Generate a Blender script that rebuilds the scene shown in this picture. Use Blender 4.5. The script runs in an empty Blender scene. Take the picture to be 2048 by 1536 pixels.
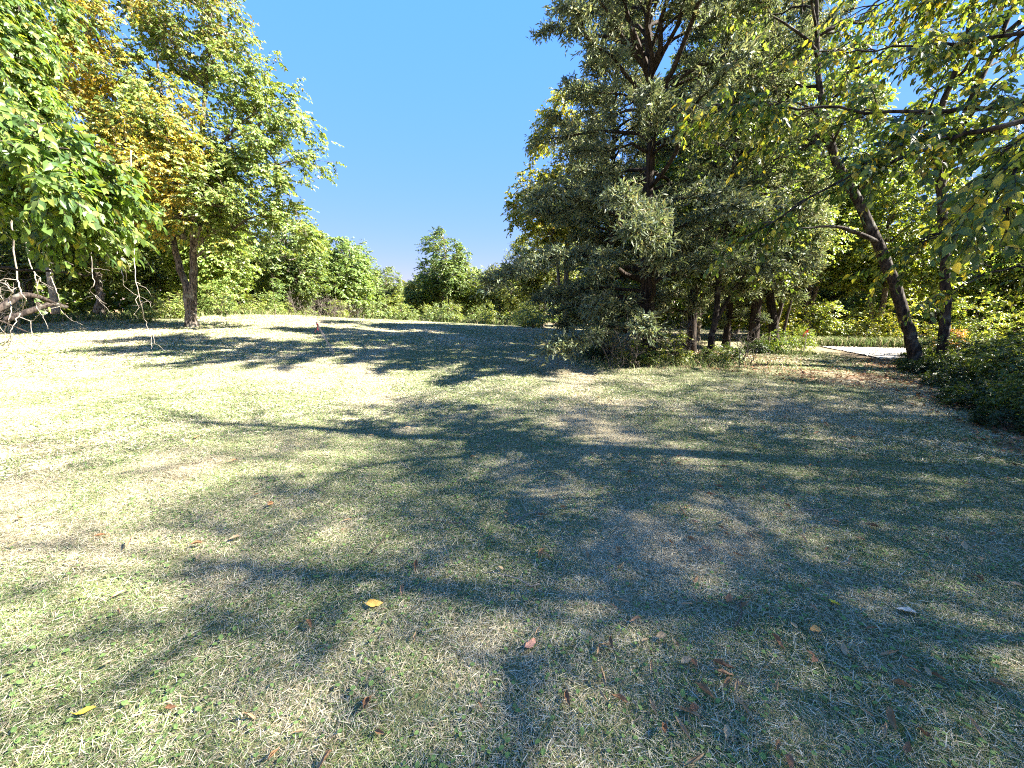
import bpy, math
import numpy as np
from mathutils import Matrix, Vector

R = math.radians
C = bpy.context.scene.collection
scene = bpy.context.scene

# ------------------------------------------------------------------ camera, sky, sun, exposure
CAM_Z, PITCH, FPX = 1.6, R(10.2), 772.0
cam_d = bpy.data.cameras.new('camera')
cam = bpy.data.objects.new('camera', cam_d)
C.objects.link(cam)
cam_d.sensor_width = 36.0
cam_d.lens = 36.0 * FPX / 2048
cam_d.clip_start, cam_d.clip_end = 0.05, 3000
cam.location = (0, 0, CAM_Z)
cam.rotation_euler = (R(90) - PITCH, 0, 0)
scene.camera = cam

SUN_AZ, SUN_EL = R(98), R(39)          # azimuth measured from +Y towards +X
SUN_DIR = np.array([math.sin(SUN_AZ) * math.cos(SUN_EL), math.cos(SUN_AZ) * math.cos(SUN_EL), math.sin(SUN_EL)])
world = bpy.data.worlds.new('World')
scene.world = world
world.use_nodes = True
wn, wl = world.node_tree.nodes, world.node_tree.links
sky = wn.new('ShaderNodeTexSky')
sky.sky_type = 'NISHITA'
sky.sun_disc = False
sky.sun_elevation = SUN_EL
sky.sun_rotation = SUN_AZ
sky.altitude = 200
sky.air_density = 0.7
sky.dust_density = 0.0
sky.ozone_density = 5.0
hs = wn.new('ShaderNodeHueSaturation')
hs.inputs['Hue'].default_value = 0.505
hs.inputs['Saturation'].default_value = 1.235
# even soft compression of the whole sky dome (keeps the bright horizon from burning out)
lum = wn.new('ShaderNodeRGBToBW')
wl.new(sky.outputs[0], lum.inputs[0])
den = wn.new('ShaderNodeMath'); den.operation = 'MULTIPLY_ADD'
den.inputs[1].default_value, den.inputs[2].default_value = 1.0, 0.05
wl.new(lum.outputs[0], den.inputs[0])
inv = wn.new('ShaderNodeMath'); inv.operation = 'DIVIDE'
inv.inputs[0].default_value = 1.0
wl.new(den.outputs[0], inv.inputs[1])
vm = wn.new('ShaderNodeVectorMath'); vm.operation = 'SCALE'
wl.new(sky.outputs[0], vm.inputs[0])
wl.new(inv.outputs[0], vm.inputs['Scale'])
wl.new(vm.outputs[0], hs.inputs['Color'])
wb = wn.new('ShaderNodeVectorMath'); wb.operation = 'MULTIPLY'      # camera white balance on the whole dome
wb.inputs[1].default_value = (0.58, 0.28, 0.22)
wl.new(hs.outputs[0], wb.inputs[0])
wl.new(wb.outputs[0], wn['Background'].inputs['Color'])
wn['Background'].inputs['Strength'].default_value = 0.15
sun_d = bpy.data.lights.new('sun', 'SUN')
sun_d.energy = 2.0
sun_d.angle = R(0.53)
sun_d.color = (1.0, 0.94, 0.83)
sun = bpy.data.objects.new('sun', sun_d)
C.objects.link(sun)
sun.rotation_euler = Vector(SUN_DIR).to_track_quat('Z', 'Y').to_euler()
sun.location = (20, 8, 25)

vs = scene.view_settings
vs.view_transform, vs.look, vs.gamma, vs.exposure = 'Standard', 'None', 1.0, 4.45
vs.use_curve_mapping = False
scene.render.engine = 'CYCLES'
cy = scene.cycles
cy.max_bounces, cy.diffuse_bounces, cy.glossy_bounces = 9, 6, 2
cy.transmission_bounces, cy.transparent_max_bounces = 5, 4
cy.sample_clamp_indirect = 6.0
cy.use_denoising = False
cy.filter_width = 1.1

# ------------------------------------------------------------------ maths helpers
def norm(v):
    v = np.asarray(v, float)
    return v / np.maximum(np.linalg.norm(v, axis=-1, keepdims=True), 1e-9)

def runit(rs, n):
    return norm(rs.normal(size=(n, 3)))

def hash2(ix, iy, seed):
    h = (ix.astype(np.int64) * 374761393 + iy.astype(np.int64) * 668265263 + seed * 1274126177) & 0xFFFFFFFF
    h = ((h ^ (h >> 13)) * 1274126177) & 0xFFFFFFFF
    return ((h ^ (h >> 16)) & 0xFFFF) / 65535.0

def vnoise(x, y, seed=0):
    x, y = np.asarray(x, float), np.asarray(y, float)
    ix, iy = np.floor(x), np.floor(y)
    fx, fy = x - ix, y - iy
    fx, fy = fx * fx * (3 - 2 * fx), fy * fy * (3 - 2 * fy)
    a, b = hash2(ix, iy, seed), hash2(ix + 1, iy, seed)
    c, d = hash2(ix, iy + 1, seed), hash2(ix + 1, iy + 1, seed)
    return (a * (1 - fx) + b * fx) * (1 - fy) + (c * (1 - fx) + d * fx) * fy

def fbm(x, y, seed=0, octv=4):
    s, a, t = 0.0, 1.0, 0.0
    for k in range(octv):
        s = s + a * vnoise(np.asarray(x) * 2 ** k, np.asarray(y) * 2 ** k, seed + 17 * k)
        t += a
        a *= 0.5
    return s / t

def sstep(a, b, x):
    t = np.clip((np.asarray(x, float) - a) / (b - a), 0, 1)
    return t * t * (3 - 2 * t)

def ground_h(x, y):
    x, y = np.asarray(x, float), np.asarray(y, float)
    g = np.interp(y, [-50, 3, 7, 24, 29, 60, 120], [0, 0, .12, .98, 1.0, .05, 0])
    m = np.clip(0.7 - 0.05 * x, 0.15, 1.5)
    r = np.hypot(x, y)
    b = (fbm(x * .7, y * .7, 5, 2) - .5) * .07 * np.clip(1.6 - r / 18, .15, 1) + (fbm(x * .12, y * .12, 9, 2) - .5) * .25 * sstep(5, 30, r)
    return g * m + b * sstep(0.3, 2.0, r)

def H(x, y):
    return float(ground_h(np.array([x]), np.array([y]))[0])

CT, ST = math.cos(PITCH), math.sin(PITCH)
def at(u, v, Y):
    """world point Y metres ahead seen in the direction measured at photo pixel u, v"""
    du, dv = (u - 1024) / FPX, (768 - v) / FPX
    ry, rz = CT + dv * ST, -ST + dv * CT
    return np.array([du / ry * Y, Y, CAM_Z + rz / ry * Y])

def project(p):
    q = np.asarray(p) - np.array([0, 0, CAM_Z])
    f = q[..., 1] * CT - q[..., 2] * ST
    up = q[..., 1] * ST + q[..., 2] * CT
    f2 = np.where(f > .05, f, np.nan)
    return 1024 + FPX * q[..., 0] / f2, 768 - FPX * up / f2, f

# ------------------------------------------------------------------ mesh helpers
class Geo:
    def __init__(self):
        self.v, self.t, self.c, self.n = [], [], [], 0
    def add(self, v, t, c=None):
        v = np.asarray(v, float).reshape(-1, 3)
        self.v.append(v)
        self.t.append(np.asarray(t, int).reshape(-1, 3) + self.n)
        if c is None:
            c = np.ones((len(v), 3)) * .5
        c = np.asarray(c, float)
        if c.ndim == 1:
            c = np.tile(c, (len(v), 1))
        self.c.append(c)
        self.n += len(v)
    def mesh(self, name, mat, smooth=True):
        v, t, c = np.concatenate(self.v), np.concatenate(self.t), np.concatenate(self.c)
        me = bpy.data.meshes.new(name)
        me.vertices.add(len(v))
        me.vertices.foreach_set('co', v.astype(np.float32).ravel())
        me.loops.add(len(t) * 3)
        me.loops.foreach_set('vertex_index', t.astype(np.int32).ravel())
        me.polygons.add(len(t))
        me.polygons.foreach_set('loop_start', np.arange(0, len(t) * 3, 3, dtype=np.int32))
        me.polygons.foreach_set('use_smooth', np.full(len(t), smooth, dtype=bool))
        me.update(calc_edges=True)
        ca = me.color_attributes.new('Col', 'FLOAT_COLOR', 'POINT')
        ca.data.foreach_set('color', np.concatenate([c, np.ones((len(c), 1))], 1).astype(np.float32).ravel())
        me.materials.append(mat)
        return me
    def tube(self, pts, rad, sides=6, col=None, cap=True):
        pts = np.asarray(pts, float)
        k = len(pts)
        rad = np.broadcast_to(np.asarray(rad, float), (k,))
        tan = norm(np.gradient(pts, axis=0))
        ref = np.array([0, 0, 1.0]) if abs(tan[0][2]) < .8 else np.array([1.0, 0, 0])
        a = norm(np.cross(tan, ref))
        b = np.cross(tan, a)
        an = np.arange(sides) * 2 * math.pi / sides
        ring = pts[:, None, :] + rad[:, None, None] * (np.cos(an)[None, :, None] * a[:, None, :] + np.sin(an)[None, :, None] * b[:, None, :])
        v = ring.reshape(-1, 3)
        i = np.arange(k - 1)[:, None] * sides
        j = np.arange(sides)[None, :]
        j2 = (j + 1) % sides
        q = np.stack([i + j, i + j2, i + sides + j2, i + sides + j], -1).reshape(-1, 4)
        t = np.concatenate([q[:, [0, 1, 2]], q[:, [0, 2, 3]]])
        if cap:
            v = np.concatenate([v, pts[:1], pts[-1:]])
            jj = np.arange(sides)
            t = np.concatenate([t, np.stack([np.full(sides, k * sides), (jj + 1) % sides, jj], -1),
                                np.stack([np.full(sides, k * sides + 1), (k - 1) * sides + jj, (k - 1) * sides + (jj + 1) % sides], -1)])
        self.add(v, t, col)
    def leaves(self, P, D, N, L, W, col, tmpl):
        """n copies of a leaf template with frames D (along), N (face)"""
        tv, tt = tmpl
        n = len(P)
        D = norm(D)
        S = norm(np.cross(N, D))
        N = np.cross(D, S)
        L, W = np.broadcast_to(L, (n,)), np.broadcast_to(W, (n,))
        v = (P[:, None, :] + tv[None, :, 0:1] * (D * L[:, None])[:, None, :] + tv[None, :, 1:2] * (S * W[:, None])[:, None, :]
             + tv[None, :, 2:3] * (N * L[:, None])[:, None, :])
        t = tt[None] + (np.arange(n) * len(tv))[:, None, None]
        self.add(v.reshape(-1, 3), t.reshape(-1, 3), np.repeat(np.broadcast_to(col, (n, 3)), len(tv), 0))

T_DIA = (np.array([[0, 0, 0], [.45, .5, .10], [1, 0, -.05], [.45, -.5, .10]]), np.array([[0, 2, 1], [0, 3, 2]]))
T_MID = (np.array([[0, 0, 0], [.32, .48, .07], [.32, -.48, .07], [.70, .36, .02], [.70, -.36, .02], [1, 0, -.12], [.5, 0, 0]]),
         np.array([[0, 6, 1], [0, 2, 6], [1, 6, 3], [2, 4, 6], [3, 6, 5], [6, 4, 5]]))
T_OVA = (np.array([[-.16, 0, .06], [0, 0, 0], [.12, .30, .05], [.12, -.30, .05], [.36, .5, .09], [.36, -.5, .09], [.64, .40, .05], [.64, -.40, .05],
                   [.85, .17, -.04], [.85, -.17, -.04], [1.04, 0, -.16], [.36, 0, .0], [.66, 0, -.03], [.0, .015, 0]]),
         np.array([[0, 1, 13], [1, 11, 2], [1, 3, 11], [2, 11, 4], [3, 5, 11], [4, 11, 12], [4, 12, 6], [11, 5, 12], [5, 7, 12],
                   [6, 12, 8], [7, 9, 12], [8, 12, 10], [9, 10, 12]]))

def obj(name, me, parent=None, loc=None):
    o = bpy.data.objects.new(name, me)
    C.objects.link(o)
    if parent is not None:
        o.parent = parent
    if loc is not None:
        o.location = loc
    return o

def tag(o, label=None, cat=None, group=None, kind=None):
    if label: o['label'] = label
    if cat: o['category'] = cat
    if group: o['group'] = group
    if kind: o['kind'] = kind
    return o

def thing(name, label, cat, loc=(0, 0, 0), group=None, rz=0.0, sc=1.0):
    o = obj(name, None, None, loc)
    o.empty_display_size = .3
    o.rotation_euler = (0, 0, rz)
    o.scale = (sc, sc, sc) if np.isscalar(sc) else sc
    return tag(o, label, cat, group)

# ------------------------------------------------------------------ materials
def new_mat(name):
    m = bpy.data.materials.new(name)
    m.use_nodes = True
    nt = m.node_tree
    for n in list(nt.nodes):
        nt.nodes.remove(n)
    out = nt.nodes.new('ShaderNodeOutputMaterial')
    return m, nt, out

def N(nt, kind, **kw):
    n = nt.nodes.new(kind)
    for k, v in kw.items():
        if hasattr(n, k) and k not in n.inputs:
            setattr(n, k, v)
        else:
            n.inputs[k].default_value = v
    return n

def mat_foliage(name, trans=.35, rough=.45, spec=.35, tint=(1.25, 1.15, .45)):
    m, nt, out = new_mat(name)
    a = N(nt, 'ShaderNodeAttribute', attribute_name='Col')
    oi = N(nt, 'ShaderNodeObjectInfo')
    mx = N(nt, 'ShaderNodeMix', data_type='RGBA', blend_type='MULTIPLY')
    mx.inputs[0].default_value = 1.0
    nt.links.new(a.outputs['Color'], mx.inputs[6])
    nt.links.new(oi.outputs['Color'], mx.inputs[7])
    p = N(nt, 'ShaderNodeBsdfPrincipled', Roughness=rough)
    p.inputs['Specular IOR Level'].default_value = spec
    nt.links.new(mx.outputs[2], p.inputs['Base Color'])
    tr = N(nt, 'ShaderNodeBsdfTranslucent')
    m2 = N(nt, 'ShaderNodeMix', data_type='RGBA', blend_type='MULTIPLY')
    m2.inputs[0].default_value = 1.0
    m2.inputs[7].default_value = (*tint, 1)
    nt.links.new(mx.outputs[2], m2.inputs[6])
    nt.links.new(m2.outputs[2], tr.inputs['Color'])
    ms = N(nt, 'ShaderNodeMixShader')
    ms.inputs[0].default_value = trans
    nt.links.new(p.outputs[0], ms.inputs[1])
    nt.links.new(tr.outputs[0], ms.inputs[2])
    nt.links.new(ms.outputs[0], out.inputs['Surface'])
    return m

def mat_bark(name, c1, c2, scale=9.0, stretch=.22, bump=.6, lichen=0.0):
    m, nt, out = new_mat(name)
    tc = N(nt, 'ShaderNodeTexCoord')
    mp = N(nt, 'ShaderNodeMapping')
    mp.inputs['Scale'].default_value = (1, 1, stretch)
    nt.links.new(tc.outputs['Object'], mp.inputs[0])
    n1 = N(nt, 'ShaderNodeTexNoise', Scale=scale, Detail=7.0, Roughness=.65)
    n2 = N(nt, 'ShaderNodeTexVoronoi', Scale=scale * 2.2)
    nt.links.new(mp.outputs[0], n1.inputs['Vector'])
    nt.links.new(mp.outputs[0], n2.inputs['Vector'])
    mm = N(nt, 'ShaderNodeMath', operation='MULTIPLY')
    nt.links.new(n1.outputs[0], mm.inputs[0])
    nt.links.new(n2.outputs[0], mm.inputs[1])
    cr = N(nt, 'ShaderNodeValToRGB')
    cr.color_ramp.elements[0].position, cr.color_ramp.elements[0].color = .12, (*c1, 1)
    cr.color_ramp.elements[1].position, cr.color_ramp.elements[1].color = .42, (*c2, 1)
    nt.links.new(mm.outputs[0], cr.inputs[0])
    col = cr.outputs[0]
    if lichen:
        n3 = N(nt, 'ShaderNodeTexNoise', Scale=4.0, Detail=5.0)
        nt.links.new(tc.outputs['Object'], n3.inputs['Vector'])
        r3 = N(nt, 'ShaderNodeValToRGB')
        r3.color_ramp.elements[0].position, r3.color_ramp.elements[1].position = .55, .68
        nt.links.new(n3.outputs[0], r3.inputs[0])
        ml = N(nt, 'ShaderNodeMath', operation='MULTIPLY')
        ml.inputs[1].default_value = lichen
        nt.links.new(r3.outputs[0], ml.inputs[0])
        mx = N(nt, 'ShaderNodeMix', data_type='RGBA')
        nt.links.new(ml.outputs[0], mx.inputs[0])
        nt.links.new(col, mx.inputs[6])
        mx.inputs[7].default_value = (.30, .31, .26, 1)
        col = mx.outputs[2]
    p = N(nt, 'ShaderNodeBsdfPrincipled', Roughness=.9)
    p.inputs['Specular IOR Level'].default_value = .15
    nt.links.new(col, p.inputs['Base Color'])
    b = N(nt, 'ShaderNodeBump', Strength=bump, Distance=.03)
    nt.links.new(mm.outputs[0], b.inputs['Height'])
    nt.links.new(b.outputs[0], p.inputs['Normal'])
    nt.links.new(p.outputs[0], out.inputs['Surface'])
    return m

def mat_attr(name, rough=.85, spec=.2, noise=0.0, nscale=30.0, bump=0.0, trans=0.0):
    """vertex colour with fine procedural variation"""
    m, nt, out = new_mat(name)
    a = N(nt, 'ShaderNodeAttribute', attribute_name='Col')
    p = N(nt, 'ShaderNodeBsdfPrincipled', Roughness=rough)
    p.inputs['Specular IOR Level'].default_value = spec
    col = a.outputs['Color']
    if noise:
        tc = N(nt, 'ShaderNodeTexCoord')
        n1 = N(nt, 'ShaderNodeTexNoise', Scale=nscale, Detail=8.0, Roughness=.7)
        nt.links.new(tc.outputs['Object'], n1.inputs['Vector'])
        mr = N(nt, 'ShaderNodeMapRange')
        mr.inputs[1].default_value, mr.inputs[2].default_value = .25, .75
        mr.inputs[3].default_value, mr.inputs[4].default_value = 1 - noise, 1 + noise
        nt.links.new(n1.outputs[0], mr.inputs[0])
        vm = N(nt, 'ShaderNodeVectorMath', operation='SCALE')
        nt.links.new(col, vm.inputs[0])
        nt.links.new(mr.outputs[0], vm.inputs['Scale'])
        col = vm.outputs[0]
        if bump:
            b = N(nt, 'ShaderNodeBump', Strength=bump, Distance=.02)
            nt.links.new(n1.outputs[0], b.inputs['Height'])
            nt.links.new(b.outputs[0], p.inputs['Normal'])
    nt.links.new(col, p.inputs['Base Color'])
    sh = p.outputs[0]
    if trans:
        tr = N(nt, 'ShaderNodeBsdfTranslucent')
        nt.links.new(col, tr.inputs['Color'])
        ms = N(nt, 'ShaderNodeMixShader')
        ms.inputs[0].default_value = trans
        nt.links.new(sh, ms.inputs[1])
        nt.links.new(tr.outputs[0], ms.inputs[2])
        sh = ms.outputs[0]
    nt.links.new(sh, out.inputs['Surface'])
    return m

M_LEAF = mat_foliage('leaf_surface', .42, .42, .45, (1.45, 1.35, .5))
M_NEAR = mat_foliage('glossy_leaf_surface', .52, .38, .35, (1.7, 1.6, .5))
M_CEDAR = mat_foliage('cedar_foliage', .30, .6, .25, (1.15, 1.1, .6))
M_GRASS = mat_attr('grass_blades', .7, .2, trans=.25)
M_GROUND = mat_attr('soil_and_thatch', .95, .1, .45, 26.0, .9)
M_GRAVEL = mat_attr('pale_gravel', .95, .1, .35, 14.0, .6)
M_BARK = mat_bark('grey_brown_bark', (.035, .028, .022), (.17, .14, .115), lichen=.5)
M_BARKD = mat_bark('dark_bark', (.012, .009, .008), (.060, .046, .038), lichen=.25)
M_CEDARB = mat_bark('cedar_bark', (.010, .008, .006), (.050, .036, .028), 12.0, .08)
M_TWIG = mat_bark('twig_bark', (.05, .04, .03), (.15, .12, .09), 14.0, .3, .2)
M_VINE = mat_bark('pale_vine_bark', (.13, .11, .09), (.32, .28, .23), 14.0, .2, .3)
M_DEAD = mat_bark('dead_wood', (.05, .042, .036), (.20, .17, .145), 10.0, .2, .5)
M_LITTER = mat_attr('dry_leaf', .9, .08, .25, 60.0, 0, .12)
M_LATH = mat_bark('weathered_lath', (.30, .24, .18), (.52, .45, .36), 30.0, .08, .2)

def mat_plain(name, col, rough=.5, trans=.3):
    m, nt, out = new_mat(name)
    tc = N(nt, 'ShaderNodeTexCoord')
    n1 = N(nt, 'ShaderNodeTexNoise', Scale=25.0, Detail=4.0)
    nt.links.new(tc.outputs['Object'], n1.inputs['Vector'])
    cr = N(nt, 'ShaderNodeValToRGB')
    cr.color_ramp.elements[0].color = (*[c * .75 for c in col], 1)
    cr.color_ramp.elements[1].color = (*[min(1, c * 1.15) for c in col], 1)
    nt.links.new(n1.outputs[0], cr.inputs[0])
    p = N(nt, 'ShaderNodeBsdfPrincipled', Roughness=rough)
    nt.links.new(cr.outputs[0], p.inputs['Base Color'])
    tr = N(nt, 'ShaderNodeBsdfTranslucent')
    nt.links.new(cr.outputs[0], tr.inputs[0])
    ms = N(nt, 'ShaderNodeMixShader')
    ms.inputs[0].default_value = trans
    nt.links.new(p.outputs[0], ms.inputs[1])
    nt.links.new(tr.outputs[0], ms.inputs[2])
    nt.links.new(ms.outputs[0], out.inputs['Surface'])
    return m
M_RIBBON = mat_plain('pink_flagging_tape', (.75, .13, .09), .35)
M_REDTAPE = mat_plain('red_flagging_tape', (.72, .03, .02), .35)
M_STONE = mat_plain('pale_stone', (.45, .42, .36), .9, 0)

# ------------------------------------------------------------------ lawn colour (shared by soil sheet and blades)
LANE = np.array([[34., 10.5], [26, 12.8], [20, 13.6], [16.2, 14.9], [13.2, 15.8]])
def lane_dist(x, y):
    d = np.full(np.shape(x), 1e9)
    for a, b in zip(LANE[:-1], LANE[1:]):
        ab = b - a
        t = np.clip(((x - a[0]) * ab[0] + (y - a[1]) * ab[1]) / (ab @ ab), 0, 1)
        d = np.minimum(d, np.hypot(x - a[0] - t * ab[0], y - a[1] - t * ab[1]))
    return d
LANE_W = 2.3

def lush(x, y):
    """0 dry straw .. 1 green"""
    w = fbm(x * .9 + 3, y * .9, 61, 2) * .8
    p = fbm(x * .55 + w, y * .55 - w, 21, 3) * .55 + fbm(x * 2.1, y * 2.1, 31, 3) * .45
    p = (p - .5) * 3.4 + .76
    far = sstep(9, 20, np.hypot(x, y))
    p = p - .12 * far + .10 * sstep(1, 5, x) * (1 - far)
    tr = np.exp(-((x - 1.55 - .02 * (y - 6) ** 1 + .018 * np.maximum(y - 8, 0) ** 1.6) / .35) ** 2) * sstep(4.5, 8, y) * (1 - sstep(18, 26, y))
    p = p - .35 * tr
    bare = np.exp(-(((x - 1.1) / .55) ** 2 + ((y - 5.05) / .35) ** 2))
    return np.clip(p - .6 * bare, 0, 1)

def litter_amount(x, y):
    """how much brown leaf litter covers the soil: under the cedars, along the wooded side"""
    a = np.maximum(sstep(1.0, 0.45, np.hypot((x - 6.0) / 5.2, (y - 13.2) / 4.0)) * 1.0, sstep(1.0, .4, np.hypot((x - 8.6) / 3.6, (y - 9.6) / 2.6)) * .85)
    b = sstep(0.0, 2.2, x - (3.6 + .62 * np.maximum(y - 2.5, 0))) * sstep(0, 2, y) * .95
    c = sstep(20, 24, y - .2 * x) * sstep(-4, 4, x) * .8
    d = sstep(0, 4, -(x + 15.5 + .4 * (y - 8))) * .8
    return np.clip(np.maximum.reduce([a, b, c, d]) * (.55 + .9 * fbm(x * 1.3, y * 1.3, 77, 3)), 0, 1)

# ground sheet
def build_ground():
    rad = np.concatenate([[0.0], np.geomspace(.35, 700, 260)])
    na = 400
    an = np.arange(na) * 2 * math.pi / na
    X = (rad[1:, None] * np.sin(an)[None]).ravel()
    Y = (rad[1:, None] * np.cos(an)[None]).ravel()
    Z = ground_h(X, Y)
    v = np.concatenate([[[0, 0, 0]], np.stack([X, Y, Z], -1)])
    nr = len(rad) - 1
    i = np.arange(nr - 1)[:, None] * na + 1
    j = np.arange(na)[None]
    j2 = (j + 1) % na
    q = np.stack([i + j, i + na + j, i + na + j2, i + j2], -1).reshape(-1, 4)
    t = np.concatenate([q[:, [0, 2, 1]], q[:, [0, 3, 2]], np.stack([np.zeros(na, int), (np.arange(na) + 1) % na + 1, np.arange(na) + 1], -1)])
    x, y = v[:, 0], v[:, 1]
    g = lush(x, y)[:, None]
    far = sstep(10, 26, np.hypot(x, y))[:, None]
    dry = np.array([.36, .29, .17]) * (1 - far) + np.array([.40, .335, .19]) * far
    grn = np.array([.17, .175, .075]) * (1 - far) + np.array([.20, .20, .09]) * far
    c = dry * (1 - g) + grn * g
    l = litter_amount(x, y)[:, None]
    c = c * (1 - l) + np.array([.13, .095, .065]) * l
    w = sstep(70, 90, np.hypot(x, y))[:, None]
    c = c * (1 - w) + np.array([.06, .07, .03]) * w
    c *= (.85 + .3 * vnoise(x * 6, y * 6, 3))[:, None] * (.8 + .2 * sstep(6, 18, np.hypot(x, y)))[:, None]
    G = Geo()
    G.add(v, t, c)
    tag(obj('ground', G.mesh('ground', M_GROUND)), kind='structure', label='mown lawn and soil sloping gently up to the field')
build_ground()

def build_lane():
    G = Geo()
    rs = np.random.default_rng(3)
    seg = []
    for a, b in zip(LANE[:-1], LANE[1:]):
        n = int(np.linalg.norm(b - a) / .35)
        for k in range(n):
            seg.append(a + (b - a) * k / n)
    P = np.array(seg)
    for _ in range(6):
        P[1:-1] = (P[:-2] + P[1:-1] * 2 + P[2:]) / 4
    tan = norm(np.concatenate([np.gradient(P, axis=0), np.zeros((len(P), 1))], 1))[:, :2]
    side = np.stack([-tan[:, 1], tan[:, 0]], -1)
    m = 11
    s = np.linspace(-1, 1, m)
    w = LANE_W + (vnoise(np.arange(len(P)) * .35, np.zeros(len(P)), 4) - .5) * .7
    XY = P[:, None] + side[:, None] * (s[None, :, None] * w[:, None, None])
    x, y = XY[..., 0].ravel(), XY[..., 1].ravel()
    z = ground_h(x, y) + .035 + .03 * (fbm(x * 2, y * 2, 8, 2) - .5)
    edge = np.abs(np.tile(s, len(P))) > .99
    z[edge] -= .06
    v = np.stack([x, y, z], -1)
    i = np.arange(len(P) - 1)[:, None] * m
    j = np.arange(m - 1)[None]
    q = np.stack([i + j, i + j + 1, i + m + j + 1, i + m + j], -1).reshape(-1, 4)
    t = np.concatenate([q[:, [0, 2, 1]], q[:, [0, 3, 2]]])
    c = np.array([.36, .325, .28]) * (.75 + .5 * fbm(x * 1.5, y * 1.5, 12, 3))[:, None]
    G.add(v, t, c)
    tag(obj('gravel_lane', G.mesh('gravel_lane', M_GRAVEL)), kind='structure', label='pale gravel lane beyond the trees on the wooded side')
    # loose stones
    S = Geo()
    n = 2600
    k = rs.integers(0, len(P), n)
    q = P[k] + side[k] * (rs.uniform(-1.05, 1.05, n) * w[k])[:, None] + rs.normal(size=(n, 2)) * .1
    near = q[:, 1] < 24
    q = q[near]
    n = len(q)
    zz = ground_h(q[:, 0], q[:, 1]) + .035
    ico = np.array([[1, 0, 0], [-1, 0, 0], [0, 1, 0], [0, -1, 0], [0, 0, 1], [0, 0, -1.]])
    it = np.array([[0, 2, 4], [2, 1, 4], [1, 3, 4], [3, 0, 4], [2, 0, 5], [1, 2, 5], [3, 1, 5], [0, 3, 5]])
    sz = rs.uniform(.012, .05, (n, 1, 3)) * np.array([1, 1, .7])
    vv = np.concatenate([q, zz[:, None]], 1)[:, None] + ico[None] * sz * rs.uniform(.7, 1.3, (n, 6, 1))
    S.add(vv.reshape(-1, 3), (it[None] + (np.arange(n) * 6)[:, None, None]).reshape(-1, 3), np.repeat(np.array([.44, .41, .36]) * rs.uniform(.55, 1.2, (n, 1)), 6, 0))
    tag(obj('gravel', S.mesh('gravel', M_GRAVEL, False)), 'loose grey gravel stones scattered over the lane', 'gravel', kind='stuff')
build_lane()

# ------------------------------------------------------------------ tree generators
def jitter_path(rs, a, b, k, bend=.12, sag=0.0):
    a, b = np.asarray(a, float), np.asarray(b, float)
    t = np.linspace(0, 1, k)[:, None]
    L = np.linalg.norm(b - a)
    p = a + (b - a) * t
    off = np.cumsum(rs.normal(size=(k, 3)), 0)
    off -= off[0] * (1 - t) + off[-1] * t
    p = p + off * bend * L / k ** .5 * .5
    p[:, 2] += sag * L * (4 * t[:, 0] * (1 - t[:, 0]))
    return p

def sprays(rs, S, D, ln, per, droop, up=.9, sidew=.8, t0=.12):
    """leaves set alternately along many short twigs: returns P, D, N"""
    n = len(S)
    D = norm(D)
    t = t0 + (1 - t0) * (np.arange(per)[None, :] + rs.uniform(0, 1, (n, per))) / per
    P = S[:, None] + D[:, None] * (t * ln[:, None])[..., None]
    P[..., 2] -= droop * (t ** 2) * ln[:, None]
    sd = norm(np.cross(D, np.array([0, 0, 1.0]) + rs.normal(size=(n, 3)) * .15))
    sgn = np.where(np.arange(per)[None, :] % 2, 1, -1) * np.ones((n, 1))
    LD = D[:, None] * .55 + sd[:, None] * (sgn * sidew * .8)[..., None] + rs.normal(size=(n, per, 3)) * .28
    LD[..., 2] -= .62
    out = D * np.array([1, 1, .2])
    NN = np.array([0, 0, up * .62]) + rs.normal(size=(n, per, 3)) * .45 + out[:, None] * .65
    return P.reshape(-1, 3), LD.reshape(-1, 3), NN.reshape(-1, 3)

def pick_cols(rs, n, pal, wts, jit=.18):
    pal = np.array(pal)
    i = rs.choice(len(pal), n, p=np.array(wts) / np.sum(wts))
    return np.clip(pal[i] * (1 + rs.normal(size=(n, 1)) * jit) * (1 + rs.normal(size=(n, 3)) * .05), .004, .9)

def crown_points(rs, blobs, n, shell=.55, gap=.33, gs=.8):
    """points in a union of ellipsoids, thinned by noise so that holes stay open"""
    out = []
    vol = np.array([b[3] * b[4] * b[5] for b in blobs]) ** .8
    need = n
    while need > 0:
        m = max(64, need * 3)
        k = rs.choice(len(blobs), m, p=vol / vol.sum())
        b = np.array(blobs)[k]
        r = rs.uniform(0, 1, m) ** (1 / 3 * shell)
        p = b[:, :3] + runit(rs, m) * r[:, None] * b[:, 3:6]
        nz = (vnoise(p[:, 0] * gs + p[:, 2] * .37, p[:, 1] * gs + p[:, 2] * .61, 91) + vnoise(p[:, 2] * gs, p[:, 0] * gs * .8 + p[:, 1] * gs * .6, 57)) / 2
        p = p[nz > gap]
        out.append(p[:need])
        need -= len(p[:need])
    return np.concatenate(out)

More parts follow.
